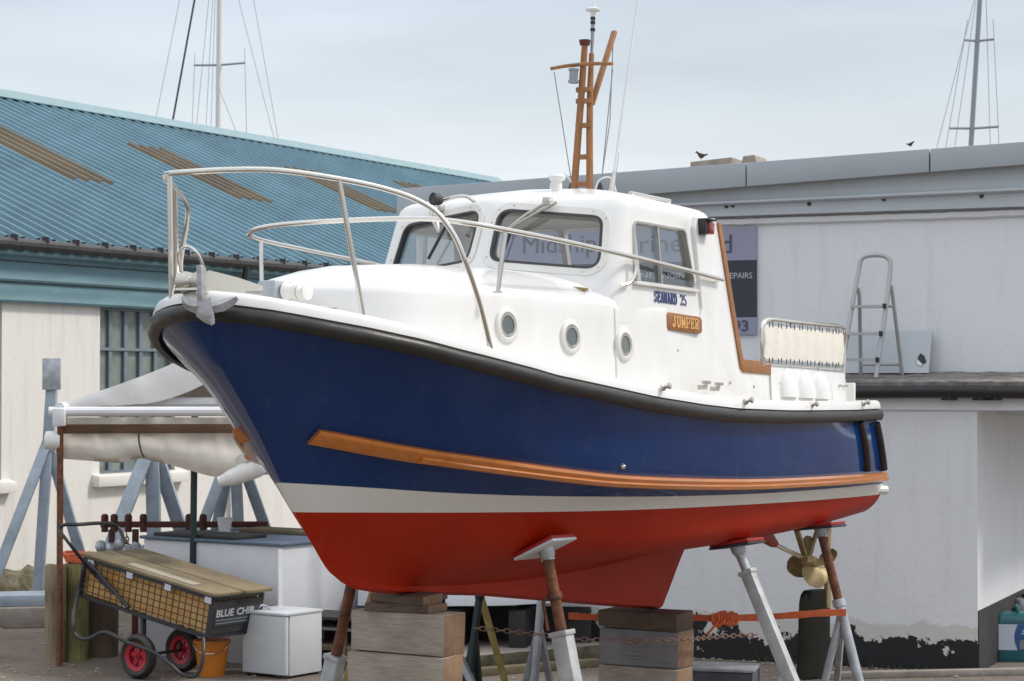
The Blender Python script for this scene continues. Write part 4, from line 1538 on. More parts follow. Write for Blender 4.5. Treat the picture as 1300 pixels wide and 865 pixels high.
# portholes along both sides
def porthole(x, z, side):
    o = W(x, 2.0 * side, z)
    loc, nor, i, d = TBVH.ray_cast(o, -BP * side)
    if loc is None:
        return
    if nor.dot(BP) * side < 0:
        nor = -nor
    if x > 3.0:
        loc = W(x, (wing_y(x, z) + .001) * side, z)
        nor = (BP * side + BU * .05 - BA * .03).normalized()
    p = MB()
    p.lathe([(0.105, -.004), (0.105, .008), (0.098, .016), (0.076, .018), (0.071, .012), (0.071, .003)], loc, nor, 32)
    ph = p.build('porthole', 'gelcoat_worn', boat, sharp=50)
    c = MB()
    c.lathe([(0.0695, 0.010), (0.0695, .0035), (0.058, .0035), (0.058, 0.010)], loc, nor, 32)
    c = MB()
    rg = [[loc + nor * h + rv * r_ for h, r_ in ((.0135, .0685), (.006, .0685), (.006, .056), (.0135, .056))] for rv in ring_dirs(nor, 32)]
    c.grid(rg + rg[:1], closed=True)
    c.build('rim', 'dullsteel', ph)
    gl_ = MB()
    gl_.lathe([(0.0, .0085), (0.0555, .0085), (0.0555, .0045), (0, .0045)], loc, nor, 24)
    gl_.build('pane', M['portglass'], ph)
def ring_dirs(nor, n):
    a = nor.cross(Vector((0, 0, 1))).normalized()
    b2 = nor.cross(a)
    return [a * math.cos(2 * math.pi * k / n) + b2 * math.sin(2 * math.pi * k / n) for k in range(n)]
M['portglass'] = mat('dark_porthole_glass', (0.10, 0.115, 0.12), 0.06, coat=0.6)
for sd in (1, -1):
    for px, py in ((643, 413), (724, 428), (791, 438)):
        loc, nor = trunk_px(px, py)
        if loc is None:
            continue
        q = loc - BO
        porthole(q.dot(BA), q.dot(BU), sd)

# ---- wheelhouse: lofted shell, hollow, with real window openings
def fillet(poly, radii, n=5):
    out = []
    k = len(poly)
    for i in range(k):
        p0, p1, p2 = Vector(poly[i - 1]), Vector(poly[i]), Vector(poly[(i + 1) % k])
        r = radii[i]
        a, b2 = (p0 - p1).normalized(), (p2 - p1).normalized()
        ang = a.angle(b2)
        d = min(r / math.tan(ang / 2), (p0 - p1).length * .49, (p2 - p1).length * .49)
        s, e = p1 + a * d, p1 + b2 * d
        for j in range(n + 1):
            t = j / n
            out.append(s * (1 - t) ** 2 + p1 * 2 * t * (1 - t) + e * t * t)
    return out
def w_xf(z):
    return 2.86 + (z - .45) * .42
def w_xc(z):
    return 3.115 + (z - .45) * .34
def w_yc(z):
    return .93 - max(0, z - .2) * .075
WXA = 4.52
def ring_at(z, ins=0.0):
    xf, xc, yc = w_xf(z) + ins, w_xc(z) + ins, w_yc(z) - ins
    xa = WXA + (.90 - z) * .28 - ins
    poly = [(xf, 0), (xc, yc), (xa, yc + .01), (xa, -yc - .01), (xc, -yc)]
    pts = fillet(poly, [.35, .13, .07, .07, .13])
    return pts
def house(ins, zbot, ztop_cap):
    s = BM()
    rows = []
    for z, i2 in ((zbot, 0), (.20, 0), (.45, 0), (.66, 0), (.84, 0.0), (.885, .006), (.915, .022), (.935, .05), (.95, .10)):
        rows.append([(p.x, p.y, z - (ins if z > .8 else 0)) for p in ring_at(z, i2 + ins)])
    last = ring_at(.95, .10 + ins)
    cx = 3.9
    for f in (.75, .5, .25, .05):
        rows.append([(cx + (p.x - cx) * f, p.y * f, .95 - ins + .095 * (1 - f * f) + (.015 * (p.x * f + cx * (1 - f) - 3.3) * (1 - f))) for p in last])
    vs_ = s.grid(rows, closed=True)
    s.face(vs_[-1])
    s.face(vs_[0])
    return s
wh = house(0.0, .10, 1).build('wheelhouse', 'gelcoat', boat, sharp=50)
cut(wh, house(0.045, .05, 1))
def rq(pts, r, n=6):
    return fillet(pts, [r] * len(pts), n)
FW = rq([(.085, .505), (.075, .835), (.735, .775), (.775, .445)], .075)       # windscreen light (y, z)
SW = rq([(3.285, .375), (3.315, .755), (4.06, .765), (4.165, .385)], .05)      # side light (x, z)
for sd in (1, -1):
    c = BM()
    c.prism([(2.4, y * sd, z) for y, z in FW], (1.15, 0, 0))
    cut(wh, c)
    c = BM()
    c.prism([(x, .7 * sd, z) for x, z in SW], (0, .5 * sd, 0))
    cut(wh, c)
for y0, y1, z0 in ((-.82, -.29, .24), (-.25, .25, .02), (.29, .82, .24)):
    c = BM()
    c.prism([(4.3, y, z) for y, z in rq([(y0, z0), (y0, .85), (y1, .85), (y1, z0)], .04)], (.6, 0, 0))
    cut(wh, c)
wh.data.materials.clear()
wh.data.materials.append(M['gelcoat'])
wh.data.materials.append(M['interior'])
# lining colour on the inner faces
cen = root_m.inverted() @ W(3.85, 0, .5)
for p in wh.data.polygons:
    d = p.center - cen
    p.material_index = 1 if d.dot(p.normal) < -0.02 else 0
resharp(wh, 40)
def panel_x(y, z):
    return lerp(w_xf(z), w_xc(z), min(1, abs(y) / w_yc(z)))
def scale_poly(poly, grow):
    c = sum((Vector(p) for p in poly), Vector((0, 0))) / len(poly)
    out = []
    k = len(poly)
    for i in range(k):
        p, a, b2 = Vector(poly[i]), Vector(poly[i - 1]), Vector(poly[(i + 1) % k])
        d = (b2 - a).normalized()
        n = Vector((d.y, -d.x))
        if n.dot(p - c) < 0:
            n = -n
        out.append(p + n * grow)
    return out
def win_ring(mb, place, poly, g0, g1, o0, o1):
    a, b2 = scale_poly(poly, g0), scale_poly(poly, g1)
    rows = [[place(p, o0), place(p, o1), place(q, o1), place(q, o0)] for p, q in zip(a, b2)]
    mb.grid(rows + rows[:1], closed=True)
for sd in (1, -1):
    def pl_f(p, o, sd=sd):
        return (panel_x(p[0], p[1]) - o, p[0] * sd, p[1])
    def pl_s(p, o, sd=sd):
        return (p[0], (w_yc(p[1]) + .005 + o) * sd, p[1])
    for nm, place, poly, flange in (('windscreen', pl_f, FW, True), ('side_window', pl_s, SW, False)):
        b_ = BM()
        win_ring(b_, place, poly, .009, -.005, -.048, .010)
        fr = b_.build(nm, 'charcoal' if flange else 'dullsteel', boat, sharp=40)
        p_ = BM()
        g_ = scale_poly(poly, -.006)
        a_ = [p_.v(place(q, -.020)) for q in g_]
        b2_ = [p_.v(place(q, -.026)) for q in g_]
        p_.face(a_)
        p_.face(list(reversed(b2_)))
        for i in range(len(a_)):
            p_.face([a_[i], b2_[i], b2_[(i + 1) % len(a_)], a_[(i + 1) % len(a_)]])
        p_.build('pane', 'glass', fr)
        if flange:
            b_ = BM()
            win_ring(b_, place, poly, .055, .012, -.004, .007)
            fl_ = b_.build('flange', 'gelcoat_worn', fr, sharp=40)
            sc2 = BM()
            ring = scale_poly(poly, .034)
            acc = 0
            for p0, p1 in zip(ring, ring[1:] + ring[:1]):
                acc += (p1 - p0).length
                if acc > .085:
                    acc = 0
                    sc2.lathe([(.0065, 0), (.0065, .003), (0, .004)], place(p1, .006), (-1, 0, 0), 6)
            so_ = sc2.build('screw_heads', 'dullsteel', fr)
            so_['kind'] = 'stuff'
        else:
            b_ = BM()
            b_.bar(place((3.68, .38), -.01), place((3.665, .758), -.01), .022, .018, up=(1, 0, 0))
            b_.build('sliding_bar', 'dullsteel', fr)
            b_ = BM()
            b_.bar(place((3.26, .362), .012), place((4.19, .370), .012), .03, .022)
            b_.build('sill', 'gelcoat_worn', fr, bevel=.004)
# recessed side wings carrying the cabin side aft to the cockpit, and the coaming
def wing_poly():
    return [(3.02, .19), (4.20, .20), (4.235, .26), (4.165, .80), (4.20, .87), (4.50, .885), (4.545, .85), (4.82, -.085), (5.32, -.085), (5.32, -.50), (3.02, -.50)]
for sd in (1, -1):
    def yw_(x, z):
        return wing_y(x, z)
    s = BM()
    pts = wing_poly()
    # subdivide the outline so that the sheet can lean smoothly
    dn = []
    for a, b2 in zip(pts, pts[1:] + pts[:1]):
        for k in range(6):
            dn.append((lerp(a[0], b2[0], k / 6), lerp(a[1], b2[1], k / 6)))
    a_ = [s.v((x, yw_(x, z) * sd, z)) for x, z in dn]
    b_2 = [s.v((x, (yw_(x, z) - .06) * sd, z)) for x, z in dn]
    s.face(a_)
    s.face(list(reversed(b_2)))
    for i in range(len(a_)):
        s.face([a_[i], b_2[i], b_2[(i + 1) % len(a_)], a_[(i + 1) % len(a_)]])
    s.build('cabin_side', 'gelcoat', boat, bevel=.006, sharp=30, merge=False)
    # cockpit coaming
    c = BM()
    rows = []
    for x in [5.325 + .1 * k for k in range(16)] + [6.86]:
        y = interp(x, [(5.3, .985), (6.0, .985), (6.86, .955)])
        zb = zr(x) + .02
        rows.append([(x, (y + .02) * sd, zb), (x, y * sd, -.16), (x, (y - .008) * sd, -.10), (x, (y - .03) * sd, -.085), (x, (y - .12) * sd, -.085), (x, (y - .14) * sd, -.12), (x, (y - .14) * sd, zb)])
    rows.append([(p[0] + (.14 if p[2] < -.3 else .04), p[1] * .97, p[2] if p[2] < -.3 else p[2] - .05) for p in rows[-1]])
    c.grid(rows)
    c.poly(rows[-1])
    c.poly(rows[0])
    c.build('coaming', 'gelcoat', boat, sharp=40)
    # teak trim along the edge of the wing
    e = [(4.545, .86), (4.70, .33), (4.82, -.055), (4.85, -.085), (5.33, -.085)]
    tr = BM()
    def tpt(x, z, o):
        return Vector((x, (yw_(x, z) + o) * sd, z))
    seg = [((4.515, .862), (4.575, .862)), ((4.665, .33), (4.728, .33)), ((4.765, .0), (4.83, .0)), ((4.80, -.118), (4.858, -.060)), ((4.85, -.150), (4.90, -.060)), ((5.33, -.150), (5.33, -.060))]
    rows = [[tpt(*a, .012), tpt(*b2, .012), tpt(*b2, -.075), tpt(*a, -.075)] for a, b2 in seg]
    tr.grid(rows, closed=True)
    tr.poly(rows[0])
    tr.poly(rows[-1])
    tr.build('teak_trim', 'teakdry', boat, sharp=30, bevel=.004)
# after-cabin floor and helm console seen through the glass
b_ = BM()
b_.box((3.45, -.42, .20), (.42, .75, .32))
b_.build('helm_console', 'interior', boat, bevel=.02)
b_ = BM()
b_.box((4.0, -.42, .22), (.10, .40, .50))
b_.build('helm_seat', 'charcoal', boat, bevel=.03)
# cockpit sole so that the well is closed
b_ = BM()
b_.box((5.9, 0, -.62), (2.5, 1.9, .04))
b_.build('cockpit_sole', 'gelcoat_worn', boat)

# ---- name board and lettering on the port side
def side_text(name, txt, x0, x1, z, h, y, m, parent, depth=.0015, off=0.0):
    o = W(x0, y, z)
    return text_part(name, txt, h / .70, (x1 - x0), o, BA, BU, m, parent, offset=off, depth=depth)
# letters drawn as strokes with serifs, the way the boat's name is cut
GL = {
 'S': [[(.9, .78), (.7, .97), (.3, .97), (.1, .78), (.2, .58), (.8, .42), (.9, .22), (.7, .03), (.3, .03), (.1, .22)], [(.9, .98), (.9, .76)], [(.1, .02), (.1, .24)]],
 'E': [[(.2, 0), (.2, 1)], [(.05, 1), (.9, 1), (.9, .8)], [(.05, 0), (.9, 0), (.9, .2)], [(.2, .52), (.65, .52)], [(.65, .65), (.65, .4)]],
 'A': [[(.1, 0), (.5, 1), (.9, 0)], [(.25, .35), (.75, .35)], [(0, 0), (.25, 0)], [(.72, 0), (1, 0)]],
 'W': [[(.05, 1), (.28, 0), (.5, .8), (.72, 0), (.95, 1)], [(-.05, 1), (.2, 1)], [(.8, 1), (1.05, 1)]],
 'R': [[(.2, 0), (.2, 1)], [(.05, 1), (.7, 1), (.88, .85), (.88, .65), (.7, .5), (.2, .5)], [(.5, .5), (.85, 0), (1, 0)], [(.05, 0), (.38, 0)]],
 'D': [[(.2, 0), (.2, 1)], [(.05, 1), (.6, 1), (.9, .75), (.9, .25), (.6, 0), (.05, 0)]],
 '2': [[(.12, .78), (.3, .98), (.7, .98), (.88, .78), (.8, .5), (.1, .03), (.9, .03), (.9, .2)]],
 '5': [[(.85, .98), (.25, .98), (.18, .55), (.6, .6), (.88, .42), (.88, .2), (.65, .02), (.3, .02), (.1, .18)]],
 'J': [[(.65, 1), (.65, .25), (.5, .02), (.25, .02), (.1, .22)], [(.4, 1), (.9, 1)]],
 'U': [[(.18, 1), (.18, .25), (.35, .02), (.65, .02), (.82, .25), (.82, 1)], [(.02, 1), (.36, 1)], [(.66, 1), (1, 1)]],
 'M': [[(.12, 0), (.12, 1), (.5, .25), (.88, 1), (.88, 0)], [(-.02, 0), (.28, 0)], [(.72, 0), (1.02, 0)]],
 'P': [[(.2, 0), (.2, 1)], [(.05, 1), (.7, 1), (.9, .85), (.9, .62), (.7, .46), (.2, .46)], [(.05, 0), (.4, 0)]],
}
def letters(name, txt, x0, x1, z, h, yfun, m, parent, sw):
    n = len(txt)
    adv = (x1 - x0) / n
    b_ = BM()
    for i, ch in enumerate(txt):
        for k, st in enumerate(GL.get(ch, [])):
            for a, c in zip(st, st[1:]):
                p0 = Vector((x0 + adv * (i + .08 + .80 * a[0]), 0, z + h * a[1]))
                p1 = Vector((x0 + adv * (i + .08 + .80 * c[0]), 0, z + h * c[1]))
                d = (p1 - p0).normalized() * sw * .35
                p0, p1 = p0 - d, p1 + d
                p0.y, p1.y = yfun(p0.x, p0.z), yfun(p1.x, p1.z)
                vert = abs(p1.x - p0.x) < abs(p1.z - p0.z) * .6
                b_.bar(p0, p1, .004, sw * (1.25 if vert else .7), up=(0, 1, 0) if False else Vector((0, 1, 0)).cross(p1 - p0).normalized().cross(p1 - p0) if False else Vector((p1 - p0).cross(Vector((0, 1, 0)))))
    o = b_.build(name, m, parent, merge=False)
    return o
ypan = lambda x, z: w_yc(z) + .009
letters('model_lettering', 'SEAWARD', 3.545, 3.885, .262, .068, ypan, 'text_blue', boat, .0068)
letters('model_lettering', '25', 3.925, 4.03, .262, .068, ypan, 'text_blue', boat, .0068)
ywg = wing_y
nb = BM()
npl = [(3.695, .105), (3.73, .090), (4.14, .082), (4.17, .098), (4.175, .178), (4.145, .196), (3.73, .202), (3.695, .188)]
nb.prism([(x, ywg(x, z) - .004, z) for x, z in npl], (0, .026, 0))
board = nb.build('name_board', 'teakdry', boat, bevel=.006)
letters('name_lettering', 'JUMPER', 3.75, 4.115, .112, .064, lambda x, z: ywg(x, z) + .024, 'text_gold', board, .0105)

# ---- fittings on the port side
nl = BM()
nl.box((4.30, ywg(4.3, .78) + .03, .80), (.085, .07, .085))
lens = nl.build('navigation_light', 'redlens', boat, bevel=.012)
nl = BM()
nl.box((4.235, ywg(4.2, .78) + .025, .80), (.04, .06, .095))
nl.box((4.28, ywg(4.28, .78) + .035, .853), (.13, .085, .014))
nl.build('housing', 'black', lens, bevel=.004)
for x in (5.62, 5.955, 6.285):
    c = BM()
    rows = []
    y0 = interp(x, [(5.3, .985), (6.0, .985), (6.86, .955)]) - .004
    for k in range(11):
        u = k / 10
        z = lerp(-.305, -.095, u)
        wd = .145 * math.sqrt(max(0, 1 - u ** 2.2)) + .004
        dp_ = .085 * math.sqrt(max(0, 1 - u ** 1.6)) + .003
        rows.append([(x + wd * math.cos(a), y0 + dp_ * math.sin(a), z) for a in [math.pi * j / 12 for j in range(13)]])
    c.grid(rows)
    c.poly(rows[0])
    c.build('clamshell_vent', 'gelcoat', boat, sharp=60)
def cleat(px, py, y):
    x, z = on_y(px, py, y)
    c = BM()
    c.lathe([(.022, -.01), (.022, .008), (.012, .012), (.012, .035), (.022, .038), (.02, .05), (0, .054)], (x, y, z - .02), (0, 1, 0.25), 10)
    c.build('deck_stud', 'dullsteel', boat)
for px, py in ((842, 488), (947, 506), (1030, 511), (1096, 509)):
    x, z = on_y(px, py, 1.16)
    yy = yr(x) - .012
    x, z = on_y(px, py, yy)
    cleat(px, py, yy)
for px, py in ((888, 488), (904, 490)):
    x, z = on_y(px, py, 1.01)
    c = BM()
    c.bar((x, 1.0, z - .02), (x, 1.06, z - .02), .02, .03)
    c.bar((x - .05, 1.06, z + .012), (x + .05, 1.06, z + .012), .02, .02)
    c.bar((x, 1.055, z - .02), (x, 1.055, z + .012), .02, .02)
    c.build('fairlead', 'dullsteel', boat)
for px, py in ((866, 445), (958, 491), (989, 487), (1068, 490), (1075, 490), (928, 486)):
    x, z = on_y(px, py, .985)
    c = BM()
    c.lathe([(.010, -.02), (.010, .004), (0, .006)], (x, .985 if x > 5.3 else ywg(x, z), z), (0, 1, 0), 8)
    c.build('screw_head', 'dullsteel', boat)

# ---- windscreen wipers
def wiper(sd, py0, pz0, py1, pz1, by0, bz0, by1, bz1):
    w_ = BM()
    X = lambda y, z, o: (panel_x(y, z) - o, y * sd, z)
    w_.box(X(py0, pz0, .035), (.06, .05, .05))
    mt = w_.build('wiper', 'dullsteel', boat, bevel=.008)
    a = BM()
    for d in (0, .042):
        a.tube([X(py0 + d * 1.6, pz0 - .01, .05), X((py0 + py1) / 2 + d, (pz0 + pz1) / 2, .06), X(py1, pz1, .035)], .0105, 6)
    a.build('arm', 'dullsteel', mt)
    bl_ = BM()
    bl_.bar(X(by0, bz0, .026), X(by1, bz1, .026), .012, .020)
    bl_.build('blade', 'black', mt)
wiper(1, .385, .885, .17, .70, .19, .73, .165, .50)
wiper(-1, .43, .875, .38, .70, .34, .74, .43, .53)

# ---- rails of stainless tube
rl = .0155
pul = [(1.38, 1.0, zr(1.38) + .10), (1.24, 1.0, .13), (1.13, .975, .34), (1.09, .93, .47), (1.03, .855, .59), (.94, .775, .655), (.79, .68, .70), (.54, .55, .732), (.22, .36, .752), (.05, .19, .742), (-.01, .0, .735)]
pul = pul + [(x, -y, z) for x, y, z in reversed(pul[:-1])]
b_ = BM()
b_.tube(spline(pul, 7), rl, 10)
pulpit = b_.build('pulpit', 'steel', boat)
for sd in (1, -1):
    b_ = BM()
    b_.tube([(.69, .63 * sd, zr(.69) + .09), (.54, .55 * sd, .732)], rl * .92, 8)
    b_.lathe([(.035, 0), (.035, .008), (.02, .012)], (.69, .63 * sd, zr(.69) + .10), (0, 0, 1), 10)
    b_.build('stanchion', 'steel', pulpit)
b_ = BM()
b_.tube([(.10, -.20, .09), (.05, -.19, .742)], rl * .92, 8)
b_.build('stanchion', 'steel', pulpit)
b_ = BM()
railpts = [(4.50, .975, .468), (3.9, .98, .49), (3.16, .955, .520), (2.3, .92, .547), (1.75, .865, .562), (1.55, .80, .575), (1.45, .66, .595), (1.43, .45, .612)]
rp_ = railpts + [(x, -y, z) for x, y, z in reversed(railpts)]
b_.tube(spline(rp_, 6), rl, 10)
grab = b_.build('deck_rail', 'steel', boat)
for sd in (1, -1):
    b_ = BM()
    b_.tube([(1.735, .83 * sd, .205), (1.76, .865 * sd, .56)], rl * .9, 8)
    b_.lathe([(.03, 0), (.03, .008), (.018, .012)], (1.735, .83 * sd, .20), (0, 0, 1), 10)
    b_.build('stanchion', 'steel', grab)
    b_ = BM()
    b_.tube(spline([(3.22, .955 * sd, .515), (3.22, .965 * sd, .44), (3.17, .955 * sd, .36), (3.08, .93 * sd, .33)], 5), .012, 8)
    b_.build('bracket', 'steel', grab)
    b_ = BM()
    b_.tube([(4.44, .975 * sd, .468), (4.45, .93 * sd, .43)], .012, 8)
    b_.build('bracket', 'steel', grab)
# handrail on the roof
for sd in (1, -1):
    b_ = BM()
    b_.tube([(3.84, .60 * sd, 1.005), (4.44, .60 * sd, 1.012)], .014, 8)
    hr = b_.build('roof_handrail', 'steel', boat)
    for x in (3.86, 4.42):
        c = BM()
        c.tube([(x, .60 * sd, .945), (x, .60 * sd, 1.005)], [.026, .014], 8)
        c.build('foot', 'whiteplastic', hr)
# ---- dodger rail and laced canvas round the cockpit
DZ = .205
dpts = [(5.19, .975, -.10), (5.175, .975, .12), (5.20, .975, .205), (5.28, .975, .235), (5.7, .975, .245), (6.3, .972, .255), (6.72, .955, .262), (6.83, .945, .250), (6.86, .94, .20), (6.865, .935, -.12)]
dod = None
for sd in (1, -1):
    b_ = BM()
    b_.tube(spline([(x, y * sd, z) for x, y, z in dpts], 6), .016, 10)
    dod = b_.build('cockpit_rail', 'steel', boat)
    c = BM()
    top_, bot_ = [], []
    for k in range(41):
        x = lerp(5.21, 6.80, k / 40)
        y = interp(x, [(5.2, .978), (6.3, .975), (6.8, .945)])
        bow = .006 * math.sin(k * 1.3)
        top_.append(Vector((x, (y + bow) * sd, .198 + .003 * math.sin(k * 2.2) + .012 * (x - 5.2))))
        bot_.append(Vector((x, (y + bow) * sd, -.045 + .003 * math.sin(k * 1.7) + .01 * (x - 5.2))))
    c.slab([bot_, [(a + b2) / 2 + Vector((0, .012 * sd, 0)) for a, b2 in zip(bot_, top_)], top_], (0, -.004 * sd, 0))
    cv = c.build('dodger', 'canvas', dod, sharp=70)
    lc = BM()
    for k in range(0, 41, 2):
        lc.tube([top_[k] + Vector((0, .006 * sd, -.012)), top_[k] + Vector((.008, 0, .024))], .0034, 5)
        lc.tube([bot_[k] + Vector((0, .006 * sd, .012)), bot_[k] + Vector((.008, .0, -.022))], .0034, 5)
    l_ = lc.build('lacing', 'darksteel', cv)
    l_['kind'] = 'stuff'
    c = BM()
    c.tube([(5.22, .975 * sd, -.078), (6.82, .945 * sd, -.062)], .010, 6)
    c.build('foot_rail', 'steel', dod)
    for x in (5.75, 6.3, 6.7):
        c = BM()
        y = interp(x, [(5.2, .96), (6.3, .957), (6.8, .93)])
        c.tube([(x, y * sd, -.09), (x, y * sd, .25)], .011, 8)
        c.build('stanchion', 'steel', dod)
c = BM()
c.box((7.08, .90, -.24), (.05, .09, .16))
c.build('ensign_socket', 'gelcoat_worn', boat, bevel=.008)

# ---- mast, yard, derrick and aerials on the roof
RZ = 1.04
def spar(name, pts, r, m, parent, n=10):
    b_ = BM()
    b_.tube(pts, r, n)
    return b_.build(name, m, parent)
mast = spar('mast', [(4.27, -.060, RZ - .02), (4.28, -.010, 1.80), (4.30, .0, 2.13)], [.026, .024, .022], 'teakdry', boat)
spar('brace', [(4.28, .065, RZ - .02), (4.31, .040, 1.50), (4.33, .03, 1.82), (4.345, .03, 2.06)], [.025, .024, .022, .018], 'teakdry', mast)
for z in (1.14, 1.33, 1.55, 1.72, 1.80):
    b_ = BM()
    b_.bar((4.275, -.05, z), (4.295, .055, z), .030, .034)
    b_.build('rung', 'teakdry', mast, bevel=.004)
spar('truck', [(4.30, 0, 2.115), (4.30, 0, 2.15)], [.036, .042], 'teakdark', mast)
spar('yard', [(4.26, -.245, 1.962), (4.25, -.12, 1.970), (4.25, 0, 1.972), (4.26, .12, 1.970), (4.27, .235, 1.962)], [.012, .013, .014, .013, .012], 'teakdry', mast)
der = BM()
der.bar((4.345, .035, 1.70), (4.68, .035, 2.275), .030, .042, up=(0, 1, 0))
der.build('derrick', 'teakdry', mast, bevel=.010)
for sd, x, zt_ in ((-1, 4.27, 1.94), (1, 4.29, 1.93)):
    b_ = BM()
    b_.tube([(x, .225 * sd, zt_), (4.36, .10 * sd, RZ)], .004, 5)
    b_.build('halyard', 'wire', mast)
b_ = BM()
b_.tube([(4.66, .035, 2.22), (4.50, .10, 1.60), (4.38, .08, RZ)], .004, 5)
b_.build('halyard', 'wire', mast)
b_ = BM()
b_.lathe([(.032, -.065), (.038, -.060), (.038, -.045), (.030, -.042), (.030, .02), (.036, .022), (.036, .036), (.02, .04)], (4.225, -.045, 1.905), (0, 0, 1), 16)
b_.build('steaming_light', 'mastgrey', mast)
b_ = BM()
b_.tube([(4.345, .03, 2.06), (4.355, .03, 2.15), (4.36, .03, 2.32)], [.010, .012, .014], 8)
ga = b_.build('aerial_stalk', 'mastgrey', mast)
b_ = BM()
b_.lathe([(.016, 0), (.02, .045), (.05, .055), (.052, .066), (.035, .075), (.012, .08), (.012, .10), (0, .103)], (4.36, .03, 2.31), (0, 0, 1), 16)
b_.build('aerial_head', 'whiteplastic', ga)
for z in (2.22, 2.27, 2.30):
    b_ = BM()
    b_.lathe([(.018, 0), (.018, .02)], (4.358, .03, z), (0, 0, 1), 10)
    b_.build('collar', 'black', ga)
b_ = BM()
b_.box((4.28, 0, RZ + .012), (.13, .26, .05))
b_.build('mast_step', 'whiteplastic', mast, bevel=.01)
b_ = BM()
b_.tube([(3.85, .45, .99), (3.90, .45, 1.16)], [.022, .014], 10)
wb = b_.build('aerial_base', 'dullsteel', boat)
b_ = BM()
b_.tube([(3.89, .45, 1.12), (4.22, .45, 2.38), (4.40, .45, 3.10)], [.011, .008, .004], 8)
b_.build('whip_aerial', 'whitebar', wb)
b_ = BM()
b_.tube([(3.93, .42, .99), (3.95, .45, 1.30)], [.008, .008], 6)
b_.build('strut', 'dullsteel', wb)
# mushroom vent, lamp cones, searchlight, chrome horn
def roof_at(px, py, y):
    x, z = on_y(px, py, y)
    return x, z
x, z = roof_at(707, 248, .28)
b_ = BM()
b_.lathe([(.038, -.05), (.034, .0), (.032, .055), (.05, .065), (.058, .085), (.045, .10), (0, .104)], (x, .28, z + .035), (0, 0, 1), 18)
b_.build('mushroom_vent', 'whiteplastic', boat)
for px, y in ((725, -.13), (762, .20)):
    x, z = roof_at(px, 250, y)
    b_ = BM()
    b_.lathe([(.034, -.02), (.028, .04), (.010, .095), (0, .10)], (x, y, z), (0, 0, 1), 12)
    b_.build('aerial_boot', 'black', boat)
for pts in ([(4.2, -.16, RZ - .02), (4.2, -.2, RZ + .10), (4.24, -.12, RZ + .17), (4.27, -.06, RZ + .10)], [(4.30, .08, RZ + .02), (4.32, .12, RZ + .13), (4.33, .20, RZ + .14), (4.34, .25, RZ)]):
    b_ = BM()
    b_.tube(spline(pts, 6), .006, 6)
    b_.build('cable', 'whiteplastic', boat)
x, z = roof_at(553, 262, -.36)
b_ = BM()
b_.lathe([(.02, -.06), (.012, -.04), (.012, .01)], (x, -.36, z), (0, 0, 1), 10)
sl = b_.build('searchlight', 'steel', boat)
b_ = BM()
b_.lathe([(0, -.05), (.025, -.045), (.04, -.02), (.043, .025), (.038, .030), (.03, .022), (0, .02)], (x, -.36, z + .045), (-1, -.5, .1), 18)
b_.build('lamp', 'charcoal', sl)
x, z = roof_at(586, 253, -.20)
b_ = BM()
b_.tube(spline([(x, -.36, z - .01), (x, -.26, z + .015), (x, -.16, z + .015), (x, -.10, z - .02)], 4), .012, 8)
b_.build('horn', 'steel', boat)
# hinge plate on the trunk
x, z = on_y(730, 366, .72)
b_ = BM()
b_.bar((x - .02, .62, z + .01), (x + .02, .80, z - .01), .03, .02)
b_.build('hatch_hinge', 'bronze', boat, bevel=.004)

# ---- bow: roller, windlass, cleats
b_ = BM()
for yy in (-.075, .075):
    b_.prism([(-.04, yy, .10), (.0, yy, .20), (.06, yy, .225), (.30, yy, .205), (.52, yy, .175), (.52, yy, .15), (.2, yy, .12)], (0, .008 * (1 if yy > 0 else -1), 0))
b_.box((.25, 0, .125), (.55, .15, .012))
br = b_.build('bow_roller', 'steel', boat)
b_ = BM()
b_.lathe([(.02, -.07), (.055, -.07), (.055, -.04), (.035, -.01), (.035, .01), (.055, .04), (.055, .07), (.02, .07)], (.02, 0, .165), (0, 1, 0), 18)
b_.build('roller', 'dullsteel', br)
b_ = BM()
b_.tube(spline([(.03, -.08, .21), (-.02, -.06, .31), (-.03, 0, .345), (-.02, .06, .31), (.03, .08, .21)], 6), .008, 8)
b_.build('keeper_hoop', 'steel', br)
b_ = BM()
b_.box((.78, -.03, .165), (.16, .12, .115))
b_.box((.78, -.15, .15), (.11, .10, .085))
wl = b_.build('windlass', 'galv', boat, bevel=.012)
b_ = BM()
b_.lathe([(.04, 0), (.052, .015), (.045, .04), (.034, .06), (.038, .08), (.050, .09), (.050, .10), (.03, .104)], (.78, .032, .165), (0, 1, 0), 20)
b_.build('drum', 'whiteplastic', wl)
b_ = BM()
b_.lathe([(.044, 0), (.050, .012), (.032, .028), (.044, .044), (.048, .052), (.02, .056)], (.78, .14, .16), (0, 1, 0), 20)
b_.build('warping_head', 'whiteplastic', wl)
for x, y in ((1.06, .40), (.62, .42)):
    z = zr(x) + .16
    b_ = BM()
    for d in (-.03, .03):
        b_.tube([(x + d, y, z - .06), (x + d, y, z)], .011, 8)
    b_.tube([(x - .10, y, z + .008), (x, y, z), (x + .10, y, z + .008)], [.008, .013, .008], 8)
    b_.build('cleat', 'dullsteel', boat)

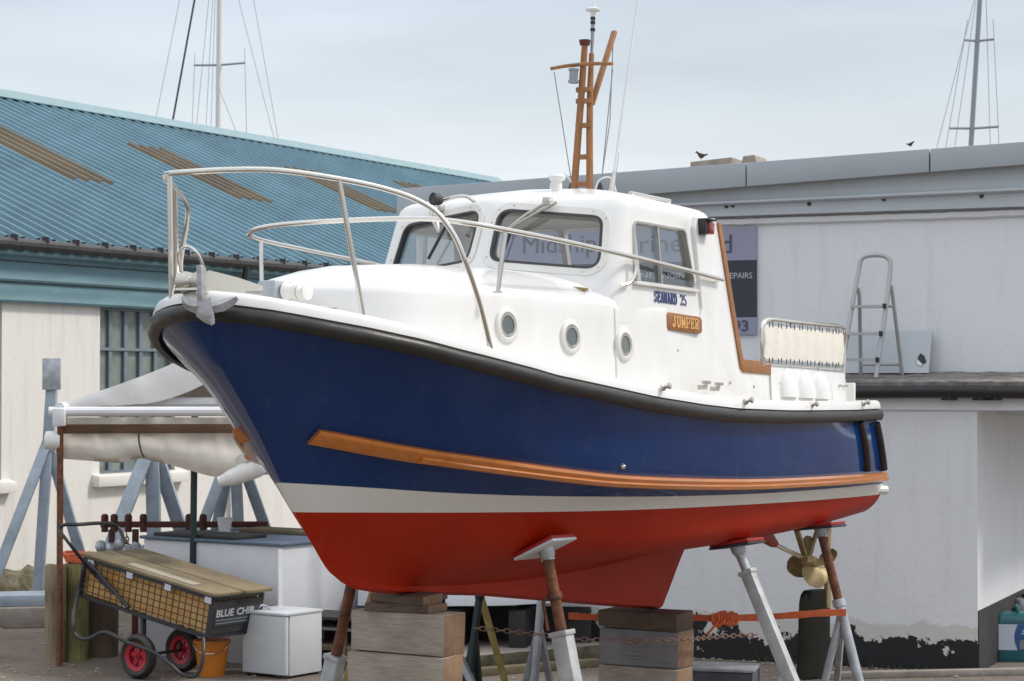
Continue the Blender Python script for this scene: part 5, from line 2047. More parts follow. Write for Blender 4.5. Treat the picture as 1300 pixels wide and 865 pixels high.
# ---- stern gear: twin screws, shafts and spade rudders
for sd in (1,):
    y = .60 * sd
    hub = Vector((7.03, y, -1.56))
    sk = BM()
    p0 = Vector((6.10, y * 1.0, -1.36))
    sk.tube([p0, hub], .018, 10)
    shf = sk.build('propeller_shaft', 'steel', boat)
    b_ = BM()
    b_.prism([(5.85, y - .03, -1.27), (6.2, y - .03, -1.29), (6.36, y - .03, -1.40), (6.30, y - .03, -1.43), (6.02, y - .03, -1.36)], (0, .06, 0))
    b_.build('shaft_fairing', 'redpaint', shf, bevel=.015)
    st = BM()
    st.bar((6.84, y - .06, -1.24), (6.96, y - .01, -1.53), .05, .02)
    st.bar((6.98, y + .11, -1.22), (6.98, y + .01, -1.54), .05, .02)
    st.tube([hub + Vector((-.14, 0, .02)), hub + Vector((.0, 0, 0))], .042, 14)
    st.build('shaft_bracket', 'bronze', boat)
    pr = BM()
    ax = (hub - p0).normalized()
    pr.lathe([(.034, -.05), (.045, -.03), (.045, .04), (.03, .07), (0, .085)], hub + ax * .05, ax, 16)
    prop = pr.build('propeller', 'bronze', boat)
    q = Vector((0, 0, 1)).rotation_difference(ax)
    for k in range(4):
        a0 = math.pi / 2 * k + .35
        bl_ = BM()
        rows = []
        for j in range(10):
            u = j / 9
            r_ = lerp(.030, .215, u)
            wdt = .125 * math.sin(math.pi * min(1, .22 + u * .70)) ** .7 if u < .97 else .02
            tw = lerp(1.05, .45, u)
            row = []
            for v_ in (-1, -.5, 0, .5, 1):
                off = wdt * v_
                ang = a0 + off * math.cos(tw) / max(r_, .07) * .9
                row.append(hub + ax * .05 + q @ Vector((r_ * math.cos(ang), r_ * math.sin(ang), off * math.sin(tw))))
            rows.append(row)
        bl_.slab(rows, ax * .010)
        bl_.build('blade', 'bronze', prop, sharp=60)
    rd = BM()
    rows = []
    for z in [-1.80, -1.83, -1.88, -2.0, -2.2, -2.45, -2.47]:
        x0 = {-1.80: 7.02, -1.83: 6.95, -1.88: 6.92}.get(z, 6.905)
        x1 = {-1.80: 7.36, -1.83: 7.48}.get(z, 7.52)
        if z < -2.4:
            x0, x1 = 6.88, 7.36
        k = []
        n = 12
        for j in range(n):
            a = 2 * math.pi * j / n
            k.append(((x0 + x1) / 2 - (x1 - x0) / 2 * math.cos(a), y - .03 + .055 * math.sin(a) * (1 - .5 * math.cos(a + math.pi) * 0), z - (.04 if (z < -2.4 and math.cos(a) < 0) else 0)))
        rows.append(k)
    rd.grid(rows, closed=True)
    rd.poly(rows[0])
    rd.poly(rows[-1])
    rud = rd.build('rudder', 'rudder', boat, sharp=50)
    b_ = BM()
    b_.bar((7.36, y + .02, -1.22), (7.36, y + .02, -1.95), .075, .035)
    b_.build('rudder_stock', 'bronze', rud, bevel=.008)

# ================================================================== anchor in the bow roller
anc = thing('anchor', 'grey galvanised claw anchor hanging over the bow rail', 'anchor', W(.02, 0, -.02))
b_ = BM()
b_.prism([(-.115, .055, .27), (-.075, .055, .26), (-.055, .055, .20), (-.05, .055, .06), (-.04, .055, .0), (-.085, .055, -.02), (-.10, .055, .05)], (0, .045, 0))
b_.build('shank', 'anchor', anc, bevel=.01)
b_ = BM()
def claw(pts, wds, th=.02):
    rows = []
    for i, (p, w_) in enumerate(zip(pts, wds)):
        p = Vector(p)
        d = (Vector(pts[min(i + 1, len(pts) - 1)]) - Vector(pts[max(i - 1, 0)])).normalized()
        up = Vector((-1, .0, .15)).normalized()
        s = d.cross(up).normalized()
        f = s.cross(d).normalized()
        rows.append([p + s * w_ - f * th * .3, p + f * th, p - s * w_ - f * th * .3, p - f * th])
    b_.grid(rows, closed=True)
    b_.poly(rows[0])
    b_.poly(rows[-1])
claw([(-.07, .08, .01), (-.055, .14, -.004), (-.02, .20, .012), (.015, .25, .040), (.035, .28, .062)], [.036, .040, .042, .034, .014])
claw([(-.07, .08, .01), (-.09, .035, -.002), (-.115, .0, .015), (-.125, -.02, .04), (-.13, -.03, .06)], [.036, .038, .036, .026, .012])
claw([(-.08, .08, .03), (-.09, .11, -.03), (-.085, .145, -.075), (-.065, .165, -.115)], [.075, .066, .045, .016])
b_.build('fluke', 'anchor', anc, sharp=50, merge=False)

for ch_ in anc.children:
    for v in ch_.data.vertices:
        c0 = MAT[anc.name].inverted() @ W(-.05, .09, .06)
        c1 = MAT[anc.name].inverted() @ W(-.05, .145, .075)
        v.co = c1 + (v.co - c0) * .80
# ================================================================== JACK STANDS and keel blocks
ZUP = Vector((0, 0, 1))
def pad_point(px, py):
    loc = None
    while loc is None:
        loc, nor = hull_px(px, py)
        py -= 2
    if nor.z > 0:
        nor = -nor
    return loc, nor
def jackstand(label, loc, nor, foot, split, m_screw, m_tube, feet, wide=0.09, square=True, handle=True, pad_m='boxwhite', cat='boat stand', flat=.9):
    """pad against the hull, screw, tube down to an apex, braces to the feet"""
    rt = thing('jack_stand', label, cat, (foot.x, foot.y, 0), group='stands propping the boat')
    nor = (nor + Vector((0, 0, -flat))).normalized()
    pb = MB()
    side = nor.cross(BA).normalized()
    q = Matrix((BA, side, nor)).transposed()
    c = loc + nor * .035
    pb.box(c, (.30, .30, .018), q)
    pad = pb.build('pad', pad_m, rt, bevel=.004)
    pb = MB()
    pb.box(loc + nor * .014, (.29, .29, .022), q)
    pb.build('pad_facing', 'redpaint', pad, bevel=.004)
    top = loc + nor * .06
    axis = (foot - top).normalized()
    k = MB()
    k.lathe([(.05, -.03), (.05, .02), (.03, .05)], top, axis, 12)
    k.bar(loc + nor * .03, top + axis * .05, .05, .07)
    k.build('swivel', 'galv', pad)
    mid = top + (foot - top) * split
    b_ = MB()
    b_.tube([top, mid + axis * .1], .034, 14)
    sc_o = b_.build('screw', m_screw, rt)
    if handle:
        b_ = MB()
        hh = lerp(0, 1, .55)
        p = top + (mid - top) * hh
        w_ = axis.cross(Vector((0, 1, 0))).normalized()
        b_.lathe([(.045, -.02), (.045, .02)], p, axis, 12)
        b_.tube([p + w_ * -.05, p + w_ * -.075 + axis * .03, p + w_ * -.08 + axis * .20], .011, 6)
        b_.build('handle', m_screw, sc_o)
    b_ = MB()
    if square:
        b_.bar(mid, foot, wide, wide, up=BP)
        b_.bar(mid - axis * .002, mid + axis * .03, wide + .02, wide + .02, up=BP)
    else:
        b_.tube([mid, foot], wide / 2, 12)
        b_.tube([mid - axis * .005, mid + axis * .05], wide / 2 + .012, 12)
    b_.build('post', m_tube, rt, bevel=.006 if square else 0, sharp=40)
    for (fz, f) in feet:
        b_ = MB()
        p = top + (foot - top) * fz
        b_.bar(p, f, .045, .045, up=BP)
        b_.build('brace', m_tube, rt, bevel=.004)
        b_ = MB()
        b_.box(f + Vector((0, 0, .006)), (.14, .10, .012))
        b_.build('foot_plate', m_tube, rt)
    b_ = MB()
    b_.box(Vector((foot.x, foot.y, .006)), (.16, .16, .012))
    b_.build('foot_plate', m_tube, rt)
    return rt
def foot_px(px, py, top):
    """foot of a leg on the ground: the leg leans in the vertical plane across the boat"""
    r = ray(px, py)
    # plane through top spanned by BP and up
    n = BA.copy()
    n.z = 0
    n.normalize()
    t = (top - CAM).dot(n) / r.dot(n)
    p = CAM + r * t
    d = p - top
    return top + d * (top.z / -d.z)
M['galv_white'] = mat('white_grey_galvanised', (0.50, 0.52, 0.53), 0.55, metal=0.25, var=0.15, vscale=9, col2=(0.36, 0.37, 0.37))
loc, nor = pad_point(690, 690)
ft = foot_px(724, 865, loc)
jackstand('stand with square white pad and rusty screw under the middle of the hull', loc, nor, ft, .30, 'rust', 'galv_white', [(.52, ft + Vector((-.55, .30, 0))), (.52, ft + Vector((.15, .75, 0)))], wide=.105)
loc, nor = pad_point(935, 690)
ft = foot_px(1006, 865, loc)
jackstand('plain galvanised stand propping the hull just forward of the propeller', loc, nor, ft, .10, 'galv', 'galv_white', [(.55, ft + Vector((-.48, .10, 0))), (.6, ft + Vector((-.25, .75, 0)))], wide=.085, handle=False, pad_m='darksteel', flat=1.6)
loc, nor = pad_point(1041, 674)
ft = foot_px(1090, 862, loc)
jackstand('round stand with rusty top beside the bronze propeller and black rudder', loc, nor, ft, .34, 'rust', 'galv', [(.40, ft + Vector((-.42, .15, 0))), (.42, ft + Vector((-.18, .70, 0)))], wide=.075, square=False, handle=False, pad_m='darksteel', flat=2.2)
# starboard stands behind the keel
def stbd_stand(label, x, z, foot_off, split, ms, mt, feet, **kw):
    p, n = hull_at(x, z, -1)
    loc = W(*p)
    nor = (BA * n.x + BP * n.y + BU * n.z)
    foot = Vector((loc.x, loc.y, 0)) - BP * foot_off
    foot.z = 0
    return jackstand(label, loc, nor, foot, split, ms, mt, [(f, foot + Vector(o)) for f, o in feet], **kw)
stbd_stand('stand with orange rusty tube behind the white fridge at the bow', 2.35, -1.29, .42, .42, 'rust', 'galv_white', [(.62, (.45, -.25, 0)), (.62, (.30, .55, 0))], wide=.10, handle=False)
stbd_stand('dark steel stand between the two keel blocks with the chain on it', 4.02, -1.30, .12, .25, 'darksteel', 'galv', [(.35, (.55, -.35, 0)), (.5, (-.2, .3, 0))], wide=.055, handle=False)
stbd_stand('dark green stand behind the keel beyond the chain', 4.75, -1.28, .25, .25, 'green', 'green', [(.5, (.15, .5, 0)), (.5, (-.05, .4, 0))], wide=.045, handle=False)
stbd_stand('slim grey stand seen behind the rusty screw of the middle stand', 5.6, -1.27, .15, .25, 'galv', 'galv', [(.5, (.2, .5, 0)), (.5, (-.1, .4, 0))], wide=.05, handle=False)
ya = at(543, 551, 17.2)
yt = thing('yellow_trestle', 'yellow painted trestle behind the keel with legs either side of the front block', 'trestle', (ya.x, ya.y, 0))
for px, dy in ((440, -.2), (640, -.2), (520, .9)):
    f = at(px, 865, 17.2 + dy)
    dd = f - ya
    f = ya + dd * (ya.z / -dd.z)
    b_ = MB()
    b_.bar(ya + Vector(((px - 543) * .0006, 0, 0)), f, .055, .055, up=(0, 1, 0))
    b_.build('leg', 'yellow', yt, bevel=.004)
b_ = MB()
b_.box(ya + Vector((0, 0, .02)), (.30, .22, .05))
b_.build('head_plate', 'yellow', yt, bevel=.006)
# keel blocks: baulks stacked across the boat under the keel
def baulk(x, y0, y1, ztop, h, depth, label, m, group, px_skew=0.0, end='endgrain'):
    zt_ = ztop
    c = W(x, (y0 + y1) / 2, -1.6)
    c.z = zt_ - h / 2
    ah = Vector((BA.x, BA.y, 0)).normalized()
    q = Matrix((ah, BP, ZUP)).transposed() @ Matrix.Rotation(px_skew, 3, 'Z')
    b_ = MB()
    b_.box(c, (depth, y1 - y0, h), q)
    # slightly uneven faces
    for v in b_.bm.verts:
        v.co += Vector((random.uniform(-1, 1), random.uniform(-1, 1), random.uniform(-1, 1))) * .006
    o = b_.build('timber_baulk', [m, end], bevel=.008, frame=Matrix.Translation(c - ZUP * h / 2) @ q.to_4x4())
    for p in o.data.polygons:
        if abs(p.normal.y) > .8:
            p.material_index = 1
    return tag(o, label, 'timber block', group)
kz = W(2.05, 0, -1.56).z
zz = kz
names = ['thin dark packing board directly under the front of the keel', 'second packing board of the front keel stack', 'pale baulk topmost of the front keel stack', 'second baulk down in the front keel stack', 'third baulk down in the front keel stack', 'fourth baulk down in the front keel stack', 'fifth baulk down in the front keel stack', 'lowest baulk of the front keel stack standing on the ground']
hs = [.055, .055]
xb = 2.12
zz = kz - .005
baulk(xb, -.20, .20, zz, .052, .20, names[0], 'baulkdark', 'front keel stack timbers', .05)
zz -= .054
baulk(xb, -.23, .22, zz, .050, .22, names[1], 'baulkdark', 'front keel stack timbers', -.04)
zz -= .052
n_ = 5
h = zz / n_
for k in range(n_):
    baulk(xb + .012 * (-1) ** k, -.335, .335, zz - .002, h - .004, .24, names[2 + k] if k < n_ - 1 else names[-1], 'baulk', 'front keel stack timbers', .02 * (-1) ** k)
    zz -= h
zz = W(5.25, 0, -1.868).z - .004
xa_ = 5.32
baulk(xa_, -.31, .33, zz, .125, .26, 'dark stained thin baulk topmost of the rear keel stack', 'baulkdark', 'rear keel stack timbers', .02, 'baulkdark')
zz -= .127
n_ = 3
h = zz / n_
lab = ['grey baulk second from the top of the rear keel stack with the chain in front', 'third baulk down in the rear keel stack', 'lowest baulk of the rear keel stack standing on the ground']
for k in range(n_):
    baulk(xa_ + .012 * (-1) ** k, -.31, .33, zz - .002, h - .004, .26, lab[k], 'baulkgrey' if k == 0 else 'baulk', 'rear keel stack timbers', .015 * (-1) ** k)
    zz -= h

# chain slung along under the keel
def chain_links(pts, link=.055, r=.0048):
    b_ = MB()
    path = spline(pts, 40)
    acc = 0
    flip = False
    for a, c in zip(path, path[1:]):
        acc += (c - a).length
        if acc >= link * .72:
            acc = 0
            d = (c - a).normalized()
            s = d.cross(ZUP).normalized()
            if flip:
                s = d.cross(s).normalized()
            flip = not flip
            ring = []
            for j in range(12):
                an = 2 * math.pi * j / 12
                ring.append(c + d * math.cos(an) * link * .5 + s * math.sin(an) * link * .27)
            b_.tube(ring, r, 5, closed=True)
    return b_
yb = 15.35
cpts = [at(598, 797, yb), at(660, 803, yb - .1), at(745, 812, yb - .30), at(850, 813, yb - .30), at(905, 809, yb + .2), at(958, 806, yb + .45)]
ch = chain_links(cpts).build('chain', 'rust_grey', merge=False)
tag(ch, 'rusty chain slung across between the stands in front of the rear keel stack', 'chain')
# orange strap
sp_ = MB()
def ribbon(mb, pts, h, th=.006):
    pts = spline(pts, 6)
    rows = []
    for i, p in enumerate(pts):
        d = (pts[min(i + 1, len(pts) - 1)] - pts[max(i - 1, 0)]).normalized()
        n = d.cross(ZUP).normalized()
        tw = .15 * math.sin(i * .5)
        u = (ZUP + n * tw).normalized()
        hh = h * (1 + .08 * math.sin(i * 1.1))
        rows.append([p + u * hh / 2 + n * th, p - u * hh / 2 + n * th, p - u * hh / 2 - n * th, p + u * hh / 2 - n * th])
    mb.grid(rows, closed=True)
    mb.poly(rows[0])
    mb.poly(rows[-1])
ribbon(sp_, [at(722, 782, 16.2), at(760, 784, 16.1), at(866, 784, 16.0), at(905, 785, 15.95), at(960, 784, 15.9), at(1010, 781, 15.85), at(1050, 778, 15.8), at(1074, 778, 15.8)], .050)
strap = sp_.build('strap', 'orange')
tag(strap, 'orange webbing strap stretched across behind the stands and in front of the rudder', 'strap')
b_ = MB()
for k in range(7):
    p = at(908 + k * 4.0, 786 + 1.5 * math.sin(k * 2), 15.93)
    b_.tube([p + Vector((.026 * math.cos(a), .022 * math.sin(a), .042 * math.sin(a) * (1 if k % 2 else .85) + .008 * math.cos(a * 2 + k))) for a in [2 * math.pi * j / 14 for j in range(14)]], .013, 6, closed=True)
b_.tube(spline([at(910, 790, 15.9), at(903, 800, 15.88), at(897, 806, 15.88)], 4), .010, 6)
b_.build('knot', 'orange', strap, merge=False)
# grey block beside the rear stack
b_ = MB()
gb = at(918, 865, 16.6)
b_.box((gb.x, gb.y, .19), (.52, .40, .38), Matrix.Rotation(-.25, 3, 'Z'))
o = b_.build('concrete_block', mat('blue_grey_block', (0.085, 0.095, 0.11), 0.85, var=0.25, vscale=8, bump=.4), bevel=.015)
tag(o, 'dark blue grey block behind the galvanised stand right of the rear stack', 'block')
b_ = MB()
b_.box((gb.x, gb.y, .393), (.54, .42, .022), Matrix.Rotation(-.25, 3, 'Z'))
b_.build('lid', M['galv'], o, bevel=.004)
o2 = o

# ================================================================== behind the keel: slab, upturned dinghy, crates
sl0, sl1 = ground(600, 851), ground(752, 837)
d = (sl1 - sl0)
bk = Vector((-.55, 1.0, 0)).normalized()
b_ = MB()
b_.prism([sl0 + d * -.5, sl1 + d * .12, sl1 + d * .12 + bk * 1.2, sl0 + d * -.5 + bk * 1.2], (0, 0, .13))
o = b_.build('concrete_slab', ['concrete', 'mossy'], bevel=.01)
for p in o.data.polygons:
    if abs(p.normal.z) < .5:
        p.material_index = 1
tag(o, 'low concrete slab with mossy dark edge behind the keel', 'slab')
b_ = MB()
t0, t1 = ground(560, 862), ground(760, 846)
b_.bar(t0 + ZUP * .035, t1 + ZUP * .035, .12, .07)
o = b_.build('timber_batten', 'plank', bevel=.006)
tag(o, 'long pale timber batten lying on the ground under the keel', 'timber')
# upturned dinghy
dg_ = thing('upturned_dinghy', 'white upturned dinghy on dark bearers in the shade under the keel', 'dinghy', at(640, 790, 20.3))
b_ = MB()
rows = []
e0, e1 = at(470, 772, 20.6), at(735, 764, 20.2)
e0.z = e1.z = .50
ex_ = (e1 - e0)
pn = Vector((-ex_.y, ex_.x, 0)).normalized()
for k in range(17):
    u = k / 16
    w_ = .52 * min(1, (1 - u) * 3 + .0) ** .6 * (0.85 + .15 * min(1, u * 4)) + .01
    hgt = .34 * (1 - .25 * u)
    rows.append([e0 + ex_ * u + pn * (w_ * math.cos(a)) + ZUP * (hgt * math.sin(a) ** .7 + .05 * u) for a in [math.pi * j / 14 for j in range(15)]])
b_.grid(rows)
b_.poly(rows[0])
b_.poly(rows[-1])
b_.poly([r[0] for r in rows] + [r[-1] for r in reversed(rows)])
b_.build('hull', 'boxwhite', dg_, sharp=50)
b_ = MB()
b_.tube([r[0] + ZUP * .01 for r in rows], .022, 6)
b_.build('gunwale', 'darkboard', dg_)
for u in (.12, .45, .75):
    b_ = MB()
    c = e0 + ex_ * u
    b_.box((c.x, c.y + .05, .255), (.16, .9, .45), Matrix.Rotation(math.atan2(pn.y, pn.x) - math.pi / 2, 3, 'Z'))
    o = b_.build('trestle', 'darkboard', bevel=.008)
    tag(o, {.12: 'dark wooden bearer under the left end of the upturned dinghy', .45: 'dark wooden bearer under the middle of the upturned dinghy', .75: 'dark wooden bearer under the right end of the upturned dinghy'}[u], 'bearer', 'bearers under the dinghy')
b_ = MB()  # added dark panel, darkens the gap behind the bearers like deep shade
p0_, p1_ = at(555, 790, 20.75), at(748, 790, 20.3)
b_.prism([Vector((p0_.x, p0_.y, .02)), Vector((p1_.x, p1_.y, .02)), Vector((p1_.x, p1_.y, .47)), Vector((p0_.x, p0_.y, .44))], (.02, .04, 0))
o = b_.build('shade_panel', 'darkboard')
tag(o, 'added dark panel standing in for the deep shade under the upturned dinghy', 'shade panel')
# dark wooden rack between fridge and front stack
rk = thing('wooden_rack', 'low dark wooden rack with a pale shelf between fridge and front keel stack', 'rack', ground(440, 846))
ce = ground(440, 846)
def rbox(name, dx, dy, z, sx, sy, sz, m, rot=-.5):
    b_ = MB()
    q = Matrix.Rotation(rot, 3, 'Z')
    b_.box(ce + q @ Vector((dx, dy, 0)) + ZUP * z, (sx, sy, sz), q)
    return b_.build(name, m, rk, bevel=.004)
rbox('top_board', 0, 0, .46, .80, .5, .03, 'darkboard')
rbox('back_panel', 0, .24, .24, .80, .02, .42, 'darkboard')
rbox('shelf', 0, 0, .19, .78, .44, .05, 'plank')
for dx in (-.38, .12, .38):
    rbox('upright', dx, -.22, .225, .04, .04, .44, 'plank')
rbox('middle_shelf', 0, 0, .36, .78, .44, .025, 'baulkgrey')

# ================================================================== LEFT SIDE: stands, shelter, trolley, box, fridge
def tripod(label, apex_px, Y, top_px, feet_px, plate=None, wide=.11):
    ap = at(*apex_px, Y)
    rt = thing('steel_trestle', label, 'trestle', (ap.x, ap.y, 0), group='galvanised trestles by the workshop')
    tp_ = at(*top_px, Y)
    for i, (px, dy) in enumerate(feet_px):
        f = at(px[0], px[1], Y + dy)
        dirn = (f - ap)
        g_ = ap + dirn * (ap.z / -dirn.z) if dirn.z < 0 else f
        b_ = MB()
        b_.bar(ap, g_, wide, wide * .8, up=(0, 1, 0))
        b_.build('leg', 'galv_blue', rt, bevel=.006)
    b_ = MB()
    b_.bar(ap - ZUP * .12, tp_, wide * 1.05, wide, up=(0, 1, 0))
    b_.build('head_post', 'galv_blue', rt, bevel=.006)
    if plate:
        a, c = at(*plate[0], Y - .08), at(*plate[1], Y - .08)
        b_ = MB()
        b_.box((a + c) / 2, (abs(c.x - a.x), .03, abs(a.z - c.z)))
        b_.build('head_plate', 'galv', rt, bevel=.004)
    return rt
tripod('tall galvanised trestle with a square head plate at the left edge', (61, 560), 23.6, (66, 490), [((48, 755), 0), ((0, 718), -.3), ((98, 690), .3)], plate=((54, 455), (77, 495)))
tripod('galvanised trestle standing in front of the workshop window', (193, 560), 24.2, (193, 552), [((196, 700), 0), ((152, 665), -.3), ((227, 665), .3)], wide=.15)
tripod('galvanised trestle half hidden by the drooping sheet beside the bow', (298, 560), 24.0, (298, 552), [((304, 700), 0), ((258, 665), -.3), ((335, 665), .3), ((276, 665), .4)], wide=.12)
b_ = MB()
ka, kb = ground(-60, 800), ground(75, 797)
b_.prism([ka, kb, kb + Vector((.1, .9, 0)), ka + Vector((.1, .9, 0))], (0, 0, .22))
o = b_.build('concrete_kerb', 'concrete', bevel=.02)
tag(o, 'low concrete kerb block under the left trestle', 'kerb')
b_ = MB()
b_.prism([ka + Vector((0, .1, .222)), kb + Vector((0, .1, .222)), kb + Vector((.08, .6, .222)), ka + Vector((.08, .6, .222))], (0, 0, .12))
o = b_.build('steel_beam', 'galv_blue', bevel=.01)
tag(o, 'galvanised steel beam lying on the concrete kerb at left', 'beam')
b_ = MB()
ra, rb_ = ground(-60, 760), ground(200, 735)
rows = []
for j, (hh, dd) in enumerate(((0, 0), (.18, .15), (.26, .5), (.1, 1.2), (0, 1.3))):
    rows.append([ra.lerp(rb_, k / 30) + Vector((0, dd, max(0, hh + (.09 * noise.noise(Vector((k * .6, j * 2.0, 0)))) if hh else 0))) for k in range(31)])
b_.grid(rows)
o = b_.build('earth_bank', 'mossy', sharp=180)
o['kind'] = 'structure'

# shelter: tube frame, timber posts, tarpaulin roof, rolled side sheet
SY = 19.6
A0 = at(76, 545, SY)
shl = thing('tarpaulin_shelter', 'white tarpaulin shelter on tube rails and posts with rolled side sheet', 'shelter', (A0.x, A0.y, 0))
ang = -.12
sx_ = Vector((math.cos(ang), -math.sin(ang), 0))
sy_ = Vector((math.sin(ang) + .12, math.cos(ang), 0)).normalized()
WID, DPT = 3.1, 3.0
zr1 = at(75, 527, SY).z
def sp3(u, v, z):
    return Vector((A0.x, A0.y, 0)) + sx_ * u + sy_ * v + ZUP * z
zp = at(235, 438, SY).z
b_ = MB()
b_.tube([sp3(-.10, 0, zr1 + .03), sp3(WID + .1, 0, zr1 + .03)], .045, 10)
b_.build('rail', 'whitebar', shl)
b_ = MB()
b_.tube([sp3(.12, .35, zr1 + .11), sp3(WID, .35, zr1 + .11)], .05, 10)
b_.build('rail', 'whitebar', shl)
b_ = MB()
b_.bar(sp3(0.0, .05, zr1 - .13), sp3(WID, .05, zr1 - .13), .05, .085)
b_.build('timber_rail', 'brownrail', shl, bevel=.005)
for v in (DPT,):
    b_ = MB()
    b_.tube([sp3(-.05, v, zr1 + .03), sp3(WID + .05, v, zr1 + .03)], .045, 10)
    b_.build('rail', 'whitebar', shl)
for u in (0, WID):
    b_ = MB()
    b_.tube([sp3(u, -.02, zr1 + .07), sp3(u, DPT, zr1 + .07)], .045, 10)
    b_.build('rail', 'whitebar', shl)
for u, v, r_, m_ in ((0, .02, .030, 'rust'), (WID, .02, .030, 'rust'), (WID, DPT, .03, 'brownrail')):
    b_ = MB()
    b_.tube([sp3(u, v, 0), sp3(u, v, zr1)], r_, 10)
    b_.build('post', m_, shl)
q_ = at(247, 600, SY + .5)
b_ = MB()
b_.tube([Vector((q_.x - .02, q_.y, 0)), Vector((q_.x, q_.y, zr1 + .02))], .032, 10)
b_.build('post', 'green', shl)
# corner joints
b_ = MB()
b_.box(sp3(0, 0, zr1 - .02), (.12, .12, .17))
b_.build('corner_bracket', 'whitebar', shl, bevel=.02)
# roof sheet: left slope, right slope with wrinkles, ridge runs back
def roofsheet(u0, u1, flip):
    rows = []
    for i in range(13):
        f = i / 12
        row = []
        for j in range(13):
            v = .25 + (DPT - .3) * j / 12
            u = lerp(u0, u1, f)
            z = lerp(zr1 + .10, zp, f) - .10 * math.sin(math.pi * f) * (.3 + .5 * math.sin(math.pi * j / 12)) + .025 * noise.noise(Vector((u * 3, v * 3, 2)))
            row.append(sp3(u, v, z))
        rows.append(row)
    b_ = MB()
    b_.slab(rows, (0, 0, .006))
    return b_.build('roof_sheet', 'tarp', shl, sharp=60)
UR = 1.42
roofsheet(.05, UR, 0)
roofsheet(WID - .05, UR, 1)
# gable band along the front rafters
def band(u0, u1):
    rows = []
    for i in range(15):
        f = i / 14
        u = lerp(u0, u1, f)
        zt2 = lerp(zr1 + .115, zp + .02, f) - .03 * math.sin(math.pi * f)
        dp2 = lerp(.06, .30, min(1, f * 1.6)) + .02 * noise.noise(Vector((u * 5, 0, 0)))
        rows.append([sp3(u, .20 + .01 * math.sin(i), zt2), sp3(u + .02, .19 + .015 * math.sin(i * 1.7), zt2 - dp2 * .5), sp3(u + .05, .21, zt2 - dp2)])
    b_ = MB()
    b_.slab(rows, (0, .008, 0))
    return b_.build('gable_band', 'tarp', shl, sharp=60)
band(.0, UR)
band(WID, UR)
# hanging sheet behind (inner face of the gable at the back)
rows = []
for i in range(15):
    u = lerp(.05, WID - .05, i / 14)
    zt2 = lerp(zr1 + .1, zp - .02, 1 - abs(u - UR) / (UR if u < UR else WID - UR))
    rows.append([sp3(u, DPT - .06 + .03 * math.sin(i * 1.9) * f_, lerp(zr1 - .04, max(zr1, zt2), f_)) for f_ in (0, .5, 1)])
b_ = MB()
b_.slab(rows, (0, .006, 0))
b_.build('gable_sheet', 'tarpbeige', shl, sharp=60)
# side sheet hanging from the rail behind the timber, gathered along its foot
bot = [(70, 582), (110, 585), (150, 588), (178, 582), (215, 590), (260, 603), (300, 612), (330, 604), (360, 600)]
rows = []
for i in range(61):
    px = lerp(72, 350, i / 60)
    yb_ = interp(px, bot)
    yy_ = SY + .13 + (px - 75) * .00088
    q0, q1 = at(px, 530, yy_), at(px, yb_, yy_)
    row = []
    for j in range(9):
        f = j / 8
        fold = .020 * noise.noise(Vector((px * .035, f * 2.2, 1))) + .012 * noise.noise(Vector((px * .09, f * 5, 4)))
        belly = -.055 * math.sin(math.pi * min(1, max(0, (f - .45) / .55))) if f > .45 else 0
        row.append(q0.lerp(q1, f) + Vector((0, fold + belly, 0)))
    row.append(q1 + Vector((0, .05, .012)))
    row.append(q1 + Vector((0, .07, .09)))
    rows.append(row)
b_ = MB()
b_.slab(rows, (0, .006, 0))
b_.build('side_sheet', 'tarpbeige', shl, sharp=70)
b_ = MB()
b_.tube([at(58, 559, SY + .06), at(78, 560, SY + .06)], [.085, .09], 16)
b_.build('roll_end', 'tarp', shl, bevel=.01)
b_ = MB()
pth = spline([at(318, 575, SY + .03), at(325, 590, SY), at(310, 600, SY - .02), at(290, 608, SY), at(278, 612, SY)], 7)
b_.tube(pth, [.16, .155, .15, .14, .135, .13, .12, .12, .115, .11, .105, .10, .10, .095, .09, .09, .085, .08, .08, .078, .075, .07, .065, .06, .06, .055, .05, .05, .05][:len(pth)], 14)
b_.build('drooping_sheet', 'tarp', shl, sharp=60)
b_ = MB()
b_.tube(spline([at(178, 545, SY - .16), at(176, 556, SY - .16), at(180, 575, SY - .14), at(183, 580, SY - .1)], 5), .008, 6)
b_.build('tie_cord', 'darksteel', shl)

# timber mooring posts with orange rope
def round_post(px0, px1, ptop, pbase, label, m='post', dyy=0.0):
    b0 = ground((px0 + px1) / 2, pbase)
    b0.x *= (b0.y + dyy) / b0.y
    b0.y += dyy
    w_ = (px1 - px0) * b0.y / F_PX
    zt2 = at((px0 + px1) / 2, ptop, b0.y).z
    b_ = MB()
    n = 26
    rows = []
    for k, z in enumerate([0, zt2 * .25, zt2 * .5, zt2 * .75, zt2 - .01, zt2]):
        ring = []
        for j in range(n):
            a = 2 * math.pi * j / n
            rr2 = w_ / 2 * (1 + .06 * noise.noise(Vector((math.cos(a) * 3, math.sin(a) * 3, z * .8 + px0))) - .05 * (1 if j % 5 == 0 else 0)) * (.96 if k == 5 else 1)
            ring.append((b0.x + rr2 * math.cos(a), b0.y + rr2 * math.sin(a), z + (.015 * noise.noise(Vector((a, px0, 0))) if k >= 4 else 0)))
        rows.append(ring)
    b_.grid(rows, closed=True)
    b_.poly(rows[-1])
    o = b_.build('timber_post', m, sharp=60)
    tag(o, label, 'post')
    return b0, zt2
pb0, pz0 = round_post(57, 84, 717, 848, 'pale split timber post left of the trolley with the rust pole in front', m='postpale', dyy=.40)
pb1, pz1 = round_post(80, 112, 716, 848, 'mossy green timber post carrying the orange rope coil', m='postmoss', dyy=.55)
